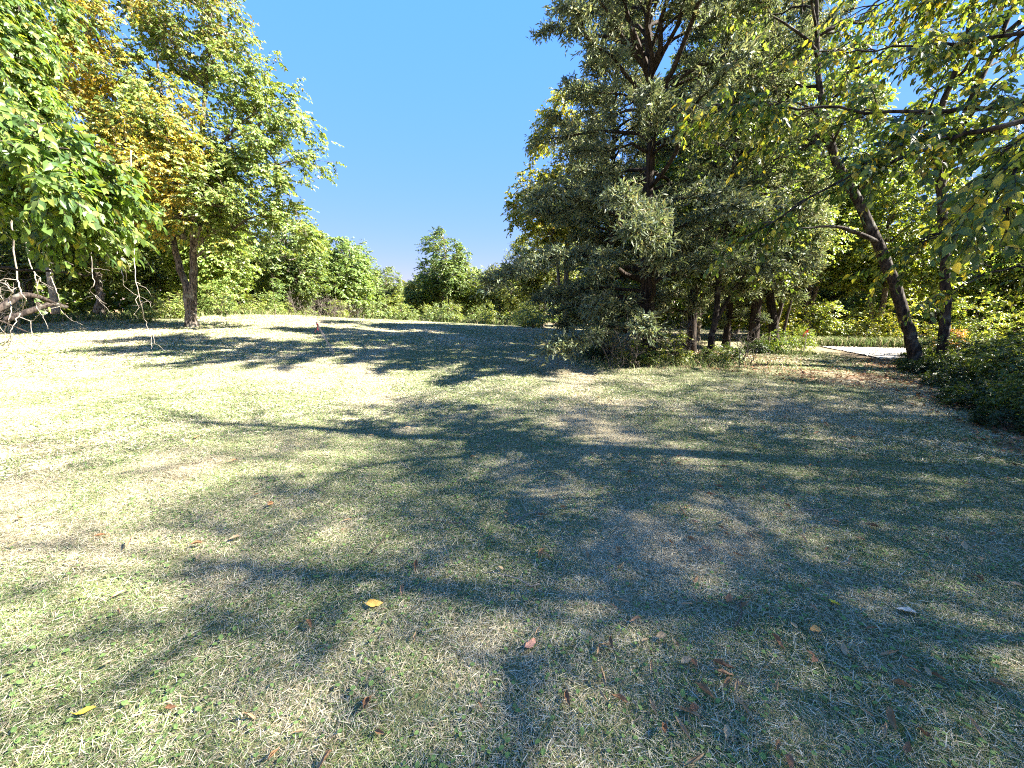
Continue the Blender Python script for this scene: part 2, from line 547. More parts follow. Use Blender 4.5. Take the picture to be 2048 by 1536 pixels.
def broadleaf(seed, stems, blobs, nlimb, nclump, twigs, per, leafL, pal, wts, tmpl=T_DIA, spray=.75, droop=.25, twig_r=.006, limb_r=.06,
              gap=.36, colour_fn=None, twig_side=3, shell=.55, aspect=.6, draw_twigs=True, limb_start=.25, jit=.18, twig_step=2):
    """returns Geo trunk, Geo branches, leaf arrays. stems: list of (pts, radii)"""
    rs = np.random.default_rng(seed)
    T, B = Geo(), Geo()
    skel, skr = [], []
    for pts, rad in stems:
        pts = np.asarray(pts, float)
        rad = np.asarray(rad, float)
        k = max(len(pts) * 4, 10)
        tt = np.linspace(0, len(pts) - 1, k)
        fine = np.stack([np.interp(tt, np.arange(len(pts)), pts[:, a]) for a in range(3)], -1)
        for _ in range(2):
            fine[1:-1] = (fine[:-2] + 2 * fine[1:-1] + fine[2:]) / 4
        fr = np.interp(tt, np.arange(len(pts)), rad)
        fine[2:-1] += rs.normal(size=(k - 3, 3)) * fr[2:-1, None] * .12
        T.tube(fine, fr * (1 + rs.normal(size=k) * .04), 12)
        skel.append(fine)
        skr.append(fr)
    SK, SR = np.concatenate(skel), np.concatenate(skr)
    cl = crown_points(rs, blobs, nclump, shell, gap)
    ends = cl[rs.choice(nclump, min(nlimb, nclump), replace=False)]
    top = SK[:, 2].max()
    LP, LR = [SK[SK[:, 2] > top * limb_start]], [SR[SK[:, 2] > top * limb_start]]
    for e in ends:
        d = np.linalg.norm((SK - e) * np.array([1, 1, .8]), axis=1) + np.where(SK[:, 2] > e[2] - .25 * np.hypot(SK[:, 0] - e[0], SK[:, 1] - e[1]), 2.0, 0) + np.where(SK[:, 2] < top * limb_start, 4, 0)
        s = int(np.argmin(d))
        L = np.linalg.norm(e - SK[s])
        p = jitter_path(rs, SK[s], e, 8, .22, .06)
        r0 = min(SR[s] * .7, limb_r * (.5 + L / 5))
        rr = np.linspace(r0, max(r0 * .22, twig_r * 1.2), 8)
        B.tube(p, rr, 6)
        LP.append(p[1:]); LR.append(rr[1:])
    LP = np.concatenate(LP); LR = np.concatenate(LR)
    S, D, LN = [], [], []
    axis0 = SK[:, :2].mean(0)
    for c in cl:
        d = np.linalg.norm(LP - c, axis=1)
        j = int(np.argmin(d + np.where(LP[:, 2] > c[2] + .2, .8, 0)))
        p = jitter_path(rs, LP[j], c, 5, .25, .05)
        if draw_twigs:
            B.tube(p, np.linspace(min(LR[j] * .7, .022 + .006 * d[j]), twig_r, 5), 4, cap=False)
        out = norm((c - LP[j]) / (d[j] + .2) * .8 + np.append(c[:2] - axis0, 0) / (np.linalg.norm(c[:2] - axis0) + .5) * .6)
        m = twigs
        dd = norm(out + rs.normal(size=(m, 3)) * np.array([.75, .75, .42]))
        q = rs.integers(2, 5, m)
        S.append(p[q] + rs.normal(size=(m, 3)) * .03)
        D.append(dd)
        LN.append(spray * rs.uniform(.55, 1.25, m))
    S, D, LN = np.concatenate(S), np.concatenate(D), np.concatenate(LN)
    if draw_twigs:
        sel = np.arange(len(S))[::twig_step]
        for a, b, l in zip(S[sel], D[sel], LN[sel]):
            t = np.array([0, 1.])[:, None]
            p = a + b * l * t * .8
            p[:, 2] -= droop * t[:, 0] ** 2 * l * .64
            B.tube(p, [twig_r, twig_r * .4], twig_side, cap=False)
    P, LD, NN = sprays(rs, S, D, LN, per, droop)
    n = len(P)
    Ls = leafL * rs.uniform(.65, 1.25, n)
    col = colour_fn(rs, P) if colour_fn else pick_cols(rs, n, pal, wts, jit)
    return T, B, (P, LD, NN, Ls, Ls * aspect * rs.uniform(.85, 1.15, n), col)

def leaf_geo(arr, tmpl):
    G = Geo()
    G.leaves(*arr, tmpl)
    return G

def cedar(seed, h, rmax, nlimb, pal, wts, trunk, lean=(0, 0), base=1.0, sub=9, per=13, sprig=.10, thin=1.0, profile=None):
    rs = np.random.default_rng(seed)
    T, B = Geo(), Geo()
    k = 22
    z = np.linspace(0, h, k)
    tp = np.stack([lean[0] * z / h + .10 * np.sin(z * .9 + seed), lean[1] * z / h + .10 * np.cos(z * .7 + seed), z], -1)
    tp[:3, :2] *= .2
    tp[0, 2] = -.15
    tr = trunk * (1 - z / h) ** .85 + .012
    tr[0] *= 1.5
    tr[1] *= 1.12
    T.tube(tp, tr, 12)
    S, D, LN = [], [], []
    for i in range(nlimb):
        f = (i + rs.uniform(0, 1)) / nlimb
        zz = base + (h - base) * f ** .9
        a = rs.uniform(0, 2 * math.pi)
        pr = profile(f) if profile else (.55 + .75 * f) if f < .35 else .82 * (1 - (f - .35) / .65) ** .75 + .06
        L = rmax * pr * rs.uniform(.5, 1.15)
        st = np.array([np.interp(zz, z, tp[:, 0]), np.interp(zz, z, tp[:, 1]), zz])
        rise = rs.uniform(-.1, .35) if f < .4 else rs.uniform(.2, .75)
        e = st + np.array([math.cos(a), math.sin(a), rise]) * L
        p = jitter_path(rs, st, e, 9, .16, .10)
        r0 = .012 + .016 * L
        B.tube(p, np.linspace(r0, .006, 9), 5, cap=False)
        ns = int(sub * (.6 + L) * thin * (1.7 if f < .22 else 1.0))
        t = rs.uniform(.22, 1.0, ns) ** .8
        ii = t * 8
        st2 = np.stack([np.interp(ii, np.arange(9), p[:, c]) for c in range(3)], -1)
        dl = norm(p[-1] - p[0])
        dd = norm(dl * .8 + rs.normal(size=(ns, 3)) * np.array([.75, .75, .5]))
        S.append(st2); D.append(dd); LN.append(rs.uniform(.22, .75, ns) * (1.15 - .5 * t))
    S, D, LN = np.concatenate(S), np.concatenate(D), np.concatenate(LN)
    for a, b, l in zip(S, D, LN):
        B.tube(np.stack([a, a + b * l]), [.005, .002], 3, cap=False)
    n = len(S)
    t = rs.uniform(.1, 1.05, (n, per))
    P = (S[:, None] + D[:, None] * (t * LN[:, None])[..., None] + rs.normal(size=(n, per, 3)) * .035).reshape(-1, 3)
    LD = (D[:, None] * .7 + rs.normal(size=(n, per, 3)) * .65).reshape(-1, 3)
    LD[:, 2] -= .12
    NN = rs.normal(size=LD.shape) + np.array([0, 0, .7])
    m = len(P)
    Ls = sprig * rs.uniform(.6, 1.6, m)
    tone = np.repeat(rs.normal(size=n) * .16, per)
    col = pick_cols(rs, m, pal, wts, .14) * (1 + tone)[:, None]
    G = Geo()
    G.leaves(P, LD, NN, Ls, Ls * .25, np.clip(col, .003, 1), T_DIA)
    return T, B, G

def plant_tree(name, label, loc, T, B, G, bark, leafmat, cat='tree', group=None, rz=0, sc=1.0, tint=(1, 1, 1), crown='crown'):
    r = thing(name, label, cat, loc, group, rz, sc)
    obj('trunk', T.mesh('trunk', bark), r)
    if B is not None and B.n:
        obj('branches', B.mesh('branches', bark), r)
    if G is not None:
        c = obj(crown, G.mesh(crown, leafmat), r)
        c.color = (*tint, 1)
    return r

def clone(root, label, loc, rz, sc, tint=(1, 1, 1), group=None, name=None):
    r = root.copy()
    C.objects.link(r)
    if name: r.name = name
    r.location = loc
    r.rotation_euler = (0, 0, rz)
    r.scale = (sc, sc, sc) if np.isscalar(sc) else sc
    r['label'] = label
    if group: r['group'] = group
    elif 'group' in r: del r['group']
    for ch in list(root.children):
        c = ch.copy()
        C.objects.link(c)
        c.parent = r
        if ch.type == 'MESH' and ch.name.split('.')[0] in ('crown', 'foliage'):
            c.color = (*tint, 1)
    return r

GREEN = [(.105, .150, .040), (.140, .185, .050), (.075, .120, .034), (.200, .215, .062)]
YGREEN = [(.165, .225, .062), (.215, .265, .080), (.122, .185, .052), (.28, .275, .085)]
GOLD = [(.46, .35, .060), (.52, .42, .075), (.36, .24, .05), (.26, .26, .07)]
CEDAR = [(.140, .172, .104), (.195, .225, .138), (.100, .130, .080), (.255, .240, .130)]

# ------------------------------------------------------------------ the forked tree at the field edge
def forked():
    b = np.array([-14.85, 18.0])
    z0 = H(*b)
    stemL = ([(-.02, 0, -.2), (-.04, 0, .3), (-.06, 0, 1.0), (-.12, 0, 1.8), (-.42, 0, 2.6), (-.72, .1, 3.5), (-.95, .3, 5.2), (-1.5, .2, 7.6), (-1.9, .4, 10.5)],
             [.30, .22, .19, .175, .155, .14, .12, .08, .03])
    stemR = ([(.10, .02, -.2), (.08, .03, .3), (.08, .05, 1.0), (.10, .05, 1.8), (.16, .05, 2.6), (.20, 0, 3.8), (.7, -.1, 6.0), (1.2, .1, 8.6), (1.9, .2, 11.8), (2.2, .2, 13.6)],
             [.30, .22, .19, .185, .175, .16, .13, .10, .06, .02])
    stemM = ([(.25, 0, 3.9), (.05, .3, 6.2), (-.2, .5, 9.2), (.1, .2, 12.4)], [.12, .10, .07, .02])
    stemO = ([(.62, -.1, 5.6), (1.9, -.3, 6.9), (3.4, -.4, 8.2), (4.5, -.3, 9.0)], [.10, .08, .05, .015])
    for st in (stemL, stemR):
        for q in range(len(st[0])):
            st[0][q] = (st[0][q][0] + .13 * min(max(st[0][q][2], 0), 4), st[0][q][1], st[0][q][2])
            st[1][q] *= .82
    blobs = [(5.6, -.2, 7.4, 1.6, 1.5, 1.3), (4.4, 0, 10.2, 1.6, 1.5, 1.6), (-1.0, 0, 10.8, 2.6, 2.6, 2.9), (1.5, 0, 12.6, 2.2, 2.2, 2.3), (-2.6, 0, 7.2, 2.6, 2.5, 2.6), (2.4, 0, 8.6, 2.9, 2.4, 2.3), (.7, -2.6, 9.2, 1.6, 1.1, 2.2), (1.8, -2.8, 6.8, 1.7, 1.1, 1.9), (-.9, -2.5, 8.2, 1.6, 1.1, 2.4), (2.2, -2.6, 4.9, 1.6, 1.0, .9), (.2, -2.6, 5.6, 1.5, 1.0, 1.4), (-.6, -2.4, 11.0, 1.3, 1.0, 1.4),
             (.2, 0, 6.3, 2.9, 2.6, 2.2), (3.4, -.4, 5.9, 2.4, 2.0, 1.7), (-.2, -.4, 4.7, 3.4, 2.4, 1.0), (3.9, -.2, 3.9, 2.2, 1.8, 1.1), (4.3, -.3, 9.0, 1.5, 1.3, 1.3), (5.0, -.3, 6.6, 1.6, 1.5, 1.5)]
    def cf(rs, P):
        n = len(P)
        gold = sstep(-1.2, .8, -(P[:, 0] - .15 * (P[:, 2] - 7))) * sstep(2.8, 3.8, P[:, 2]) * sstep(12.0, 9.5, P[:, 2])
        gold = np.maximum(gold, .6 * np.exp(-(((P[:, 0] + .6) / 1.5) ** 2 + ((P[:, 2] - 4.4) / .9) ** 2)))
        gold = gold * sstep(.22, .48, vnoise(P[:, 0] * .7 + 4, P[:, 2] * .7 + P[:, 1] * .5, 44))
        gold = np.maximum(gold * .8, .60 * sstep(-1.1, -1.9, P[:, 1]) * sstep(4.2, 2.6, P[:, 0]) * sstep(.25, .5, vnoise(P[:, 0] * .9, P[:, 2] * .9, 47)))
        a = pick_cols(rs, n, YGREEN, [4, 3, 4, 1])
        o = pick_cols(rs, n, [(.20, .15, .05), (.15, .13, .05)], [1, 1])
        a = np.where((rs.uniform(size=n) < .35 * sstep(9.5, 13, P[:, 2]))[:, None], o, a)
        g = pick_cols(rs, n, GOLD, [4, 3, 2, 2])
        return np.where((rs.uniform(size=n) < gold)[:, None], g, a)
    T, B, A = broadleaf(11, [stemL, stemR, stemM, stemO], blobs, 54, 1350, 7, 12, .14, YGREEN, [1, 1, 1, 1], spray=.62, colour_fn=cf, limb_r=.06, gap=.33, limb_start=.2)
    r = plant_tree('forked_tree', 'tall tree with forked trunk and part golden foliage standing alone on the lawn', (b[0], b[1], z0), T, B, leaf_geo(A, T_DIA), M_BARK, M_LEAF)
forked()

# ------------------------------------------------------------------ cedars on the wooded side
def cedars():
    CD = [5, 4, 3, 1]
    def prof1(f):
        return 1.2 if f < .14 else (1.0 if f < .45 else 1.0 * (1 - (f - .45) / .55) ** .6 * .8 + .2)
    T, B, G = cedar(21, 14.5, 3.6, 125, CEDAR, CD, .165, (-.75, .2), .7, 18, 15, .125, 1.0, prof1)
    plant_tree('cedar_tree', 'tall dark cedar with open ragged crown at the front corner of the grove', (4.1, 11.6, H(4.1, 11.6)), T, B, G, M_CEDARB, M_CEDAR)
    T, B, G = cedar(22, 13.0, 3.0, 115, CEDAR, [4, 4, 4, 1], .15, (.5, .3), 1.2, 15, 15, .135, 1.0)
    c2 = plant_tree('cedar_tree', 'straight dark trunked cedar just behind the corner cedar', (6.6, 14.3, H(6.6, 14.3)), T, B, G, M_CEDARB, M_CEDAR)
    T, B, G = cedar(23, 12.5, 3.2, 105, CEDAR, [3, 4, 2, 2], .19, (.35, -.2), 2.2, 15, 15, .135, 1.0)
    c3 = plant_tree('cedar_tree', 'thick upright cedar trunk in the cluster beside the gravel lane', (9.95, 16.0, H(9.95, 16)), T, B, G, M_CEDARB, M_CEDAR)
    clone(c3, 'cedar trunk tilting away from the thick upright one beside the gravel lane', (11.0, 16.2, H(11.0, 16.2)), 1.9, .92, (.95, 1, .9)).rotation_euler = (0, R(9), 1.9)
    clone(c2, 'slim shaded cedar trunk pressed behind the thick upright cedar', (9.5, 17.2, H(9.5, 17.2)), 2.6, .86, (.9, .95, .9))
    clone(c2, 'cedar filling the middle of the grove behind the corner cedar', (4.2, 17.5, H(4.2, 17.5)), 4.1, 1.02, (1.1, 1.05, .9))
    clone(c3, 'deep green cedar far across the gravel lane', (21.5, 26.5, H(21.5, 26.5)), .7, (.95, .95, .62), (.55, .85, .8))
    # thin leaning stems right of the cluster
    for i, (x, y, tx, lab) in enumerate(((12.5, 18.6, 15, 'thin leaning stem beside the tilting cedar trunk'), (13.2, 19.0, 10, 'thinnest leaning stem of the grove, next to the gravel lane'))):
        T, B, A = broadleaf(30 + i, [([(0, 0, -.1), (.15, 0, 1.5), (.5, 0, 3.4), (.8, .1, 6.5)], [.10 - .03 * i, .08 - .02 * i, .06 - .01 * i, .02])], [(.7, 0, 5.2, 1.4, 1.4, 1.5)], 8, 46, 5, 10, .12, YGREEN, [3, 3, 2, 1], spray=.5)
        plant_tree('slender_tree', lab, (x, y, H(x, y)), T, B, leaf_geo(A, T_DIA), M_BARKD, M_LEAF)
cedars()

# ------------------------------------------------------------------ small and leaning trees of the wooded side
def woods_right():
    # slim forked understorey tree between corner cedar and cluster
    st = [([(0, 0, -.1), (.02, 0, .8), (.10, 0, 1.5), (.12, .1, 3.2), (.25, .1, 5.4), (.2, 0, 7.4)], [.11, .09, .085, .07, .045, .012]),
          ([(.08, 0, 1.2), (.5, .1, 2.0), (1.1, .2, 2.9), (1.9, .2, 3.4)], [.06, .05, .035, .012])]
    T, B, A = broadleaf(41, st, [(.3, 0, 4.6, 1.9, 1.9, 2.6), (1.5, .1, 3.2, 1.3, 1.2, .9), (-.8, 0, 3.4, 1.0, 1.0, 1.0)], 16, 120, 5, 10, .12, GREEN, [3, 2, 3, 1], spray=.55)
    plant_tree('slender_tree', 'slim dark tree with a low side branch between the cedars', (6.15, 12.0, H(6.15, 12.0)), T, B, leaf_geo(A, T_DIA), M_BARKD, M_LEAF)
    # leaning tree
    st = [([(.05, 0, -.2), (0, 0, .2), (-.42, .1, 1.3), (-1.15, .2, 2.9), (-2.0, .3, 4.4), (-2.9, .3, 5.5), (-3.6, .4, 7.6), (-3.9, .5, 10.4)], [.25, .165, .145, .13, .115, .10, .07, .02]),
          ([(-1.5, .2, 3.5), (-2.7, .1, 3.9), (-3.9, 0, 3.8)], [.06, .045, .012])]
    blobs = [(-3.4, .3, 9.0, 2.7, 2.7, 2.8), (-4.2, .4, 6.0, 1.8, 1.8, 1.2), (-1.9, .2, 7.2, 2.2, 2.2, 1.9)]
    T, B, A = broadleaf(42, st, blobs, 26, 100, 5, 10, .13, YGREEN, [3, 2, 4, 1], spray=.6, limb_r=.05)
    plant_tree('leaning_tree', 'dark tree leaning steeply over the path beside the gravel lane', (11.45, 10.8, H(11.45, 10.8)), T, B, leaf_geo(A, T_DIA), M_BARKD, M_LEAF)
    # slim forked trunk just right of it
    st = [([(0, 0, -.2), (0, 0, .3), (-.25, 0, 2.2), (-.75, 0, 4.2), (-1.05, 0, 5.2)], [.17, .125, .11, .10, .09]),
          ([(-1.05, 0, 5.1), (-1.25, .1, 6.6), (-.9, 0, 8.4), (-1.2, 0, 11)], [.09, .07, .05, .012]),
          ([(-1.05, 0, 5.15), (-.5, .1, 6.8), (.2, .2, 8.8), (.7, .1, 11.4)], [.08, .07, .05, .012])]
    blobs = [(-.6, -.5, 10.2, 2.7, 2.7, 2.8), (.9, -.3, 7.8, 2.4, 2.4, 2.1), (-1.8, -.4, 6.9, 1.8, 1.8, 1.4)]
    T, B, A = broadleaf(43, st, blobs, 26, 110, 5, 10, .13, YGREEN, [3, 2, 4, 1], spray=.6, limb_r=.05)
    plant_tree('slender_tree', 'upright slim tree forking high behind the overhanging leafy branches', (12.2, 10.9, H(12.2, 10.9)), T, B, leaf_geo(A, T_DIA), M_BARKD, M_LEAF)
woods_right()

# ------------------------------------------------------------------ near trees whose branches reach into view
def split_big_leaves(root, branch, arr, tmpl, mats, leafmesh, nmax, origin):
    """the leaves that show largest become leaf objects, the rest one foliage part"""
    P, D, Nn, L, W, col = arr
    u, v, f = project(P + np.asarray(origin))
    inside = (u > -20) & (u < 2068) & (v > -20) & (v < 1556) & (f > .4)
    size = np.where(inside, L / np.maximum(f, .3), 0)
    order = np.argsort(-size)[:nmax]
    order = order[size[order] > 0]
    rest = np.ones(len(P), bool)
    rest[order] = False
    G = Geo()
    G.leaves(P[rest], D[rest], Nn[rest], L[rest], W[rest], col[rest], T_MID)
    fo = obj('foliage', G.mesh('foliage', mats), root)
    fo['kind'] = 'stuff'
    # shared meshes for a few leaf colours
    d = norm(D[order]); s = norm(np.cross(Nn[order], d)); nn = np.cross(d, s)
    lum = col[order]
    cent = leafmesh
    for k, i in enumerate(order):
        j = int(np.argmin([np.abs(np.log(c[0] / lum[k])).sum() for c in cent]))
        o = obj('leaf', cent[j][1], branch)
        m = Matrix.Identity(4)
        for a in range(3):
            m[a][0], m[a][1], m[a][2], m[a][3] = d[k][a] * L[i], s[k][a] * W[i], nn[k][a] * L[i], P[i][a]
        o.matrix_local = m

def leaf_meshes(pal, mat):
    out = []
    for c in pal:
        G = Geo()
        tv, tt = T_OVA
        G.add(tv, tt, np.array(c))
        out.append((np.array(c), G.mesh('leaf', mat)))
    return out

def near_tree(name, label, base, stems, limbs, pal, wts, seed, leafL, per, twigs, twig_len, droop, nbig, extra_blobs, nclump):
    """limbs: list of polylines (absolute coords) that carry hanging leafy twigs"""
    rs = np.random.default_rng(seed)
    base = np.array([base[0], base[1], H(*base)])
    T, B, A = broadleaf(seed + 1, stems, extra_blobs, 22, nclump, 5, 10, leafL, pal, wts, spray=.7, limb_r=.07, twig_r=.005, gap=.36)
    r = thing(name, label, 'tree', base)
    obj('trunk', T.mesh('trunk', M_BARKD), r)
    obj('branches', B.mesh('branches', M_BARKD), r)
    S, D, LN = [], [], []
    K = Geo()
    for pts, r0, ntw in limbs:
        pts = np.asarray(pts, float) - base
        k = 20
        tt = np.linspace(0, len(pts) - 1, k)
        p = np.stack([np.interp(tt, np.arange(len(pts)), pts[:, a]) for a in range(3)], -1)
        for _ in range(2):
            p[1:-1] = (p[:-2] + 2 * p[1:-1] + p[2:]) / 4
        p[1:-1] += rs.normal(size=(k - 2, 3)) * .018
        K.tube(p, np.linspace(r0, .005, k), 7)
        for q in range(ntw):
            f = rs.uniform(.22, 1.0) * (k - 1)
            i = int(min(f, k - 2))
            a = p[i] + (p[i + 1] - p[i]) * (f - i)
            dl = norm(p[min(i + 2, k - 1)] - p[i])
            sd = norm(np.cross(dl, [0, 0, 1])) * rs.choice([-1, 1])
            e = a + (dl * rs.uniform(.2, .8) + sd * rs.uniform(.2, .8) + np.array([0, 0, rs.uniform(-.45, .3)])) * twig_len * rs.uniform(.5, 1.2)
            w = jitter_path(rs, a, e, 6, .2, .06)
            K.tube(w, np.linspace(.008, .003, 6), 4, cap=False)
            for _ in range(twigs):
                j = rs.integers(1, 6)
                S.append(w[j]); D.append(norm(norm(e - a) * .7 + rs.normal(size=3) * .55)); LN.append(twig_len * rs.uniform(.3, .6))
    S, D, LN = np.array(S), np.array(D), np.array(LN)
    for a, b, l in zip(S, D, LN):
        t = np.array([0, .5, 1.])[:, None]
        p = a + b * l * t
        p[:, 2] -= droop * t[:, 0] ** 2 * l
        K.tube(p, [.0035, .0028, .0015], 3, cap=False)
    br = obj('branch', K.mesh('branch', M_BARKD), r)
    P, LD, NN = sprays(rs, S, D, LN, per, droop, up=.9)
    LD[:, 2] -= .25
    n = len(P)
    Ls = leafL * rs.uniform(.5, 1.3, n)
    arr = (P, LD, NN, Ls, Ls * .55 * rs.uniform(.8, 1.15, n), pick_cols(rs, n, pal, wts, .28))
    split_big_leaves(r, br, arr, T_OVA, M_NEAR, leaf_meshes(pal, M_NEAR), nbig, base)
    c = obj('crown', leaf_geo(A, T_MID).mesh('crown', M_NEAR), r)
    return r

NEARL = [(.100, .165, .044), (.135, .200, .052), (.070, .125, .044), (.195, .235, .060), (.32, .28, .07)]
limbsL = []
for pts, r0, n in (
        ([at(-330, 560, 3.6), at(-60, 538, 3.6), at(120, 543, 3.7), at(205, 550, 3.8)], .018, 0),
        ([at(-300, 400, 3.4), at(-60, 380, 3.3), at(70, 400, 3.3), at(150, 430, 3.4)], .016, 15),
        ([at(-300, 300, 3.3), at(-60, 290, 3.2), at(60, 335, 3.1), at(175, 395, 3.1)], .018, 18),
        ([at(-300, 230, 3.6), at(-40, 220, 3.5), at(80, 280, 3.4), at(195, 350, 3.3)], .018, 16),
        ([at(-300, 160, 3.8), at(-60, 180, 3.8), at(70, 260, 3.7), at(150, 400, 3.6)], .018, 16),
        ([at(-350, 90, 4.6), at(-80, 80, 4.8), at(10, 140, 4.9), at(75, 250, 5.0)], .020, 26),
        ([at(-350, 0, 5.0), at(-80, -10, 5.2), at(10, 60, 5.3), at(80, 180, 5.4)], .020, 28),
        ([at(-350, -110, 5.4), at(-80, -110, 5.6), at(10, -20, 5.7), at(95, 110, 5.8)], .020, 28),
        ([at(-350, -190, 6.0), at(-60, -190, 6.2), at(30, -100, 6.3), at(130, 30, 6.4)], .020, 26)):
    limbsL.append((pts, r0, n))
near_tree('overhanging_tree', 'leafy tree with drooping broad green branches reaching over the lawn near the dangling vines', (-8.4, 4.3),
          [([(0, 0, -.2), (.05, 0, .4), (.1, .1, 2.5), (0, .2, 5.5), (.2, .3, 9.5)], [.24, .17, .15, .11, .03])], limbsL, NEARL, [5, 5, 3, 3, .5], 71, .071, 13, 12, .50, .4, 290,
          [(.3, .4, 6.2, 2.2, 2.0, 1.9), (.2, .8, 8.2, 2.0, 2.0, 1.8)], 110)

NEARR = [(.095, .140, .034), (.130, .175, .042), (.065, .105, .034), (.25, .25, .055), (.50, .40, .065)]
limbsR = []
for pts, r0, n in (
        ([at(2380, 200, 3.6), at(2120, 225, 3.7), at(1900, 280, 3.9), at(1690, 350, 4.1), at(1500, 470, 4.3)], .034, 21),
        ([at(2380, 120, 3.9), at(2100, 190, 4.1), at(1850, 235, 4.3), at(1620, 215, 4.5), at(1450, 210, 4.6)], .03, 21),
        ([at(2380, 380, 3.4), at(2140, 395, 3.5), at(1940, 430, 3.6), at(1820, 510, 3.7)], .022, 9),
        ([at(2380, 240, 2.7), at(2200, 230, 2.6), at(2060, 280, 2.6), at(1985, 410, 2.6)], .02, 9),
        ([at(2380, 30, 4.2), at(2100, 60, 4.4), at(1860, 90, 4.7), at(1650, 110, 4.9)], .028, 20),
        ([at(2380, -150, 4.8), at(2100, -90, 5.0), at(1880, -30, 5.3), at(1700, 20, 5.6)], .028, 20),
        ([at(2380, 520, 4.2), at(2160, 520, 4.4), at(1990, 540, 4.6), at(1900, 590, 4.8)], .02, 7)):
    limbsR.append((pts, r0, n))
near_tree('overhanging_tree', 'leafy tree with dark green and yellowing branches hanging in front of the grove', (7.6, 3.3),
          [([(0, 0, -.2), (-.05, 0, .4), (-.15, .1, 2.2), (-.3, .2, 5.0), (-.2, .3, 8.0), (.2, .4, 11.2)], [.28, .20, .17, .12, .07, .02])], limbsR, NEARR, [5, 4, 4, 3, 2], 81, .076, 9, 8, .62, .4, 290,
          [(-.3, .2, 7.0, 2.6, 2.2, 2.0), (.4, .5, 9.8, 2.4, 2.2, 2.2)], 38)

# ------------------------------------------------------------------ woodland trees: a few built kinds, each planted many times
def make_kinds():
    kinds = []
    specs = [
        (101, 11.0, [(0, 0, 7.2, 2.9, 2.9, 3.6), (1.5, .5, 5.0, 2.2, 2.2, 2.0), (-1.6, -.3, 4.4, 2.1, 2.1, 1.9)], GREEN, [3, 4, 2, 2]),
        (102, 12.5, [(0, 0, 8.6, 2.5, 2.5, 3.8), (1.2, -.6, 6.0, 2.3, 2.2, 2.2), (-1.4, .5, 5.4, 2.0, 2.2, 2.4), (.3, 0, 3.4, 2.2, 2.2, 1.2)], YGREEN, [4, 3, 3, 1]),
        (103, 10.0, [(.3, 0, 6.4, 3.2, 3.0, 3.0), (-1.8, .3, 4.6, 1.9, 2.0, 1.8), (1.7, -.2, 3.8, 2.1, 2.0, 1.7), (0, .3, 2.6, 2.4, 2.2, 1.2)], GREEN, [4, 3, 1, 3]),
        (104, 13.0, [(0, 0, 10.2, 2.2, 2.2, 2.8), (.9, .4, 7.4, 2.5, 2.4, 2.2), (-1.3, -.4, 6.4, 2.1, 2.2, 2.2)], YGREEN, [3, 4, 4, 2]),
        (106, 12.5, [(0, 0, 9.2, 2.6, 2.6, 2.8), (1.1, .3, 6.8, 2.4, 2.4, 2.0), (-1.3, -.4, 5.6, 2.2, 2.2, 1.8)], YGREEN, [3, 3, 4, 2]),
        (105, 8.5, [(0, 0, 5.2, 2.5, 2.5, 3.0), (1.2, .3, 3.2, 1.9, 1.9, 1.9), (-1.2, -.3, 2.8, 1.9, 1.9, 1.9)], YGREEN, [5, 3, 2, 1]),
    ]
    for sd, h, blobs, pal, w in specs:
        rs = np.random.default_rng(sd)
        st = [([(0, 0, -.25), (0, 0, .3), (rs.normal() * .15, rs.normal() * .15, h * .3), (rs.normal() * .3, rs.normal() * .3, h * .6), (rs.normal() * .3, 0, h * .93)], [.24, .17, .14, .09, .02] if sd != 106 else [.15, .10, .08, .05, .015])]
        if sd in (101, 104):
            st.append(([(0, 0, .5), (.5, .2, h * .25), (1.0, .3, h * .55)], [.12, .09, .03]))
        if sd == 106:  # thin small-leaved crown, shaped to dapple the lawn with soft shade
            T, B, A = broadleaf(sd, st, blobs, 26, 215, 7, 11, .066, pal, w, spray=.9, twig_r=.006, gap=.37, twig_side=3, limb_r=.05, shell=1.0, twig_step=4)
        else:
            T, B, A = broadleaf(sd, st, blobs, 26, 470, 6, 10, .19, pal, w, spray=.66, twig_r=.007, gap=.37, twig_side=3, limb_r=.06, shell=.7)
        kinds.append((T.mesh('trunk', M_BARK), B.mesh('branches', M_BARK), leaf_geo(A, T_DIA).mesh('crown', M_LEAF), h))
    return kinds
KINDS = make_kinds()

def forest_tree(k, x, y, sc, rz, label, tint=(1, 1, 1), group=None, name='woodland_tree', zs=1.0):
    r = thing(name, label, 'tree', (x, y, H(x, y)), group, rz, (sc, sc, sc * zs))
    T, B, G, h = KINDS[k]
    obj('trunk', T, r); obj('branches', B, r)
    c = obj('crown', G, r)
    c.color = (*tint, 1)
    return r

rsF = np.random.default_rng(404)
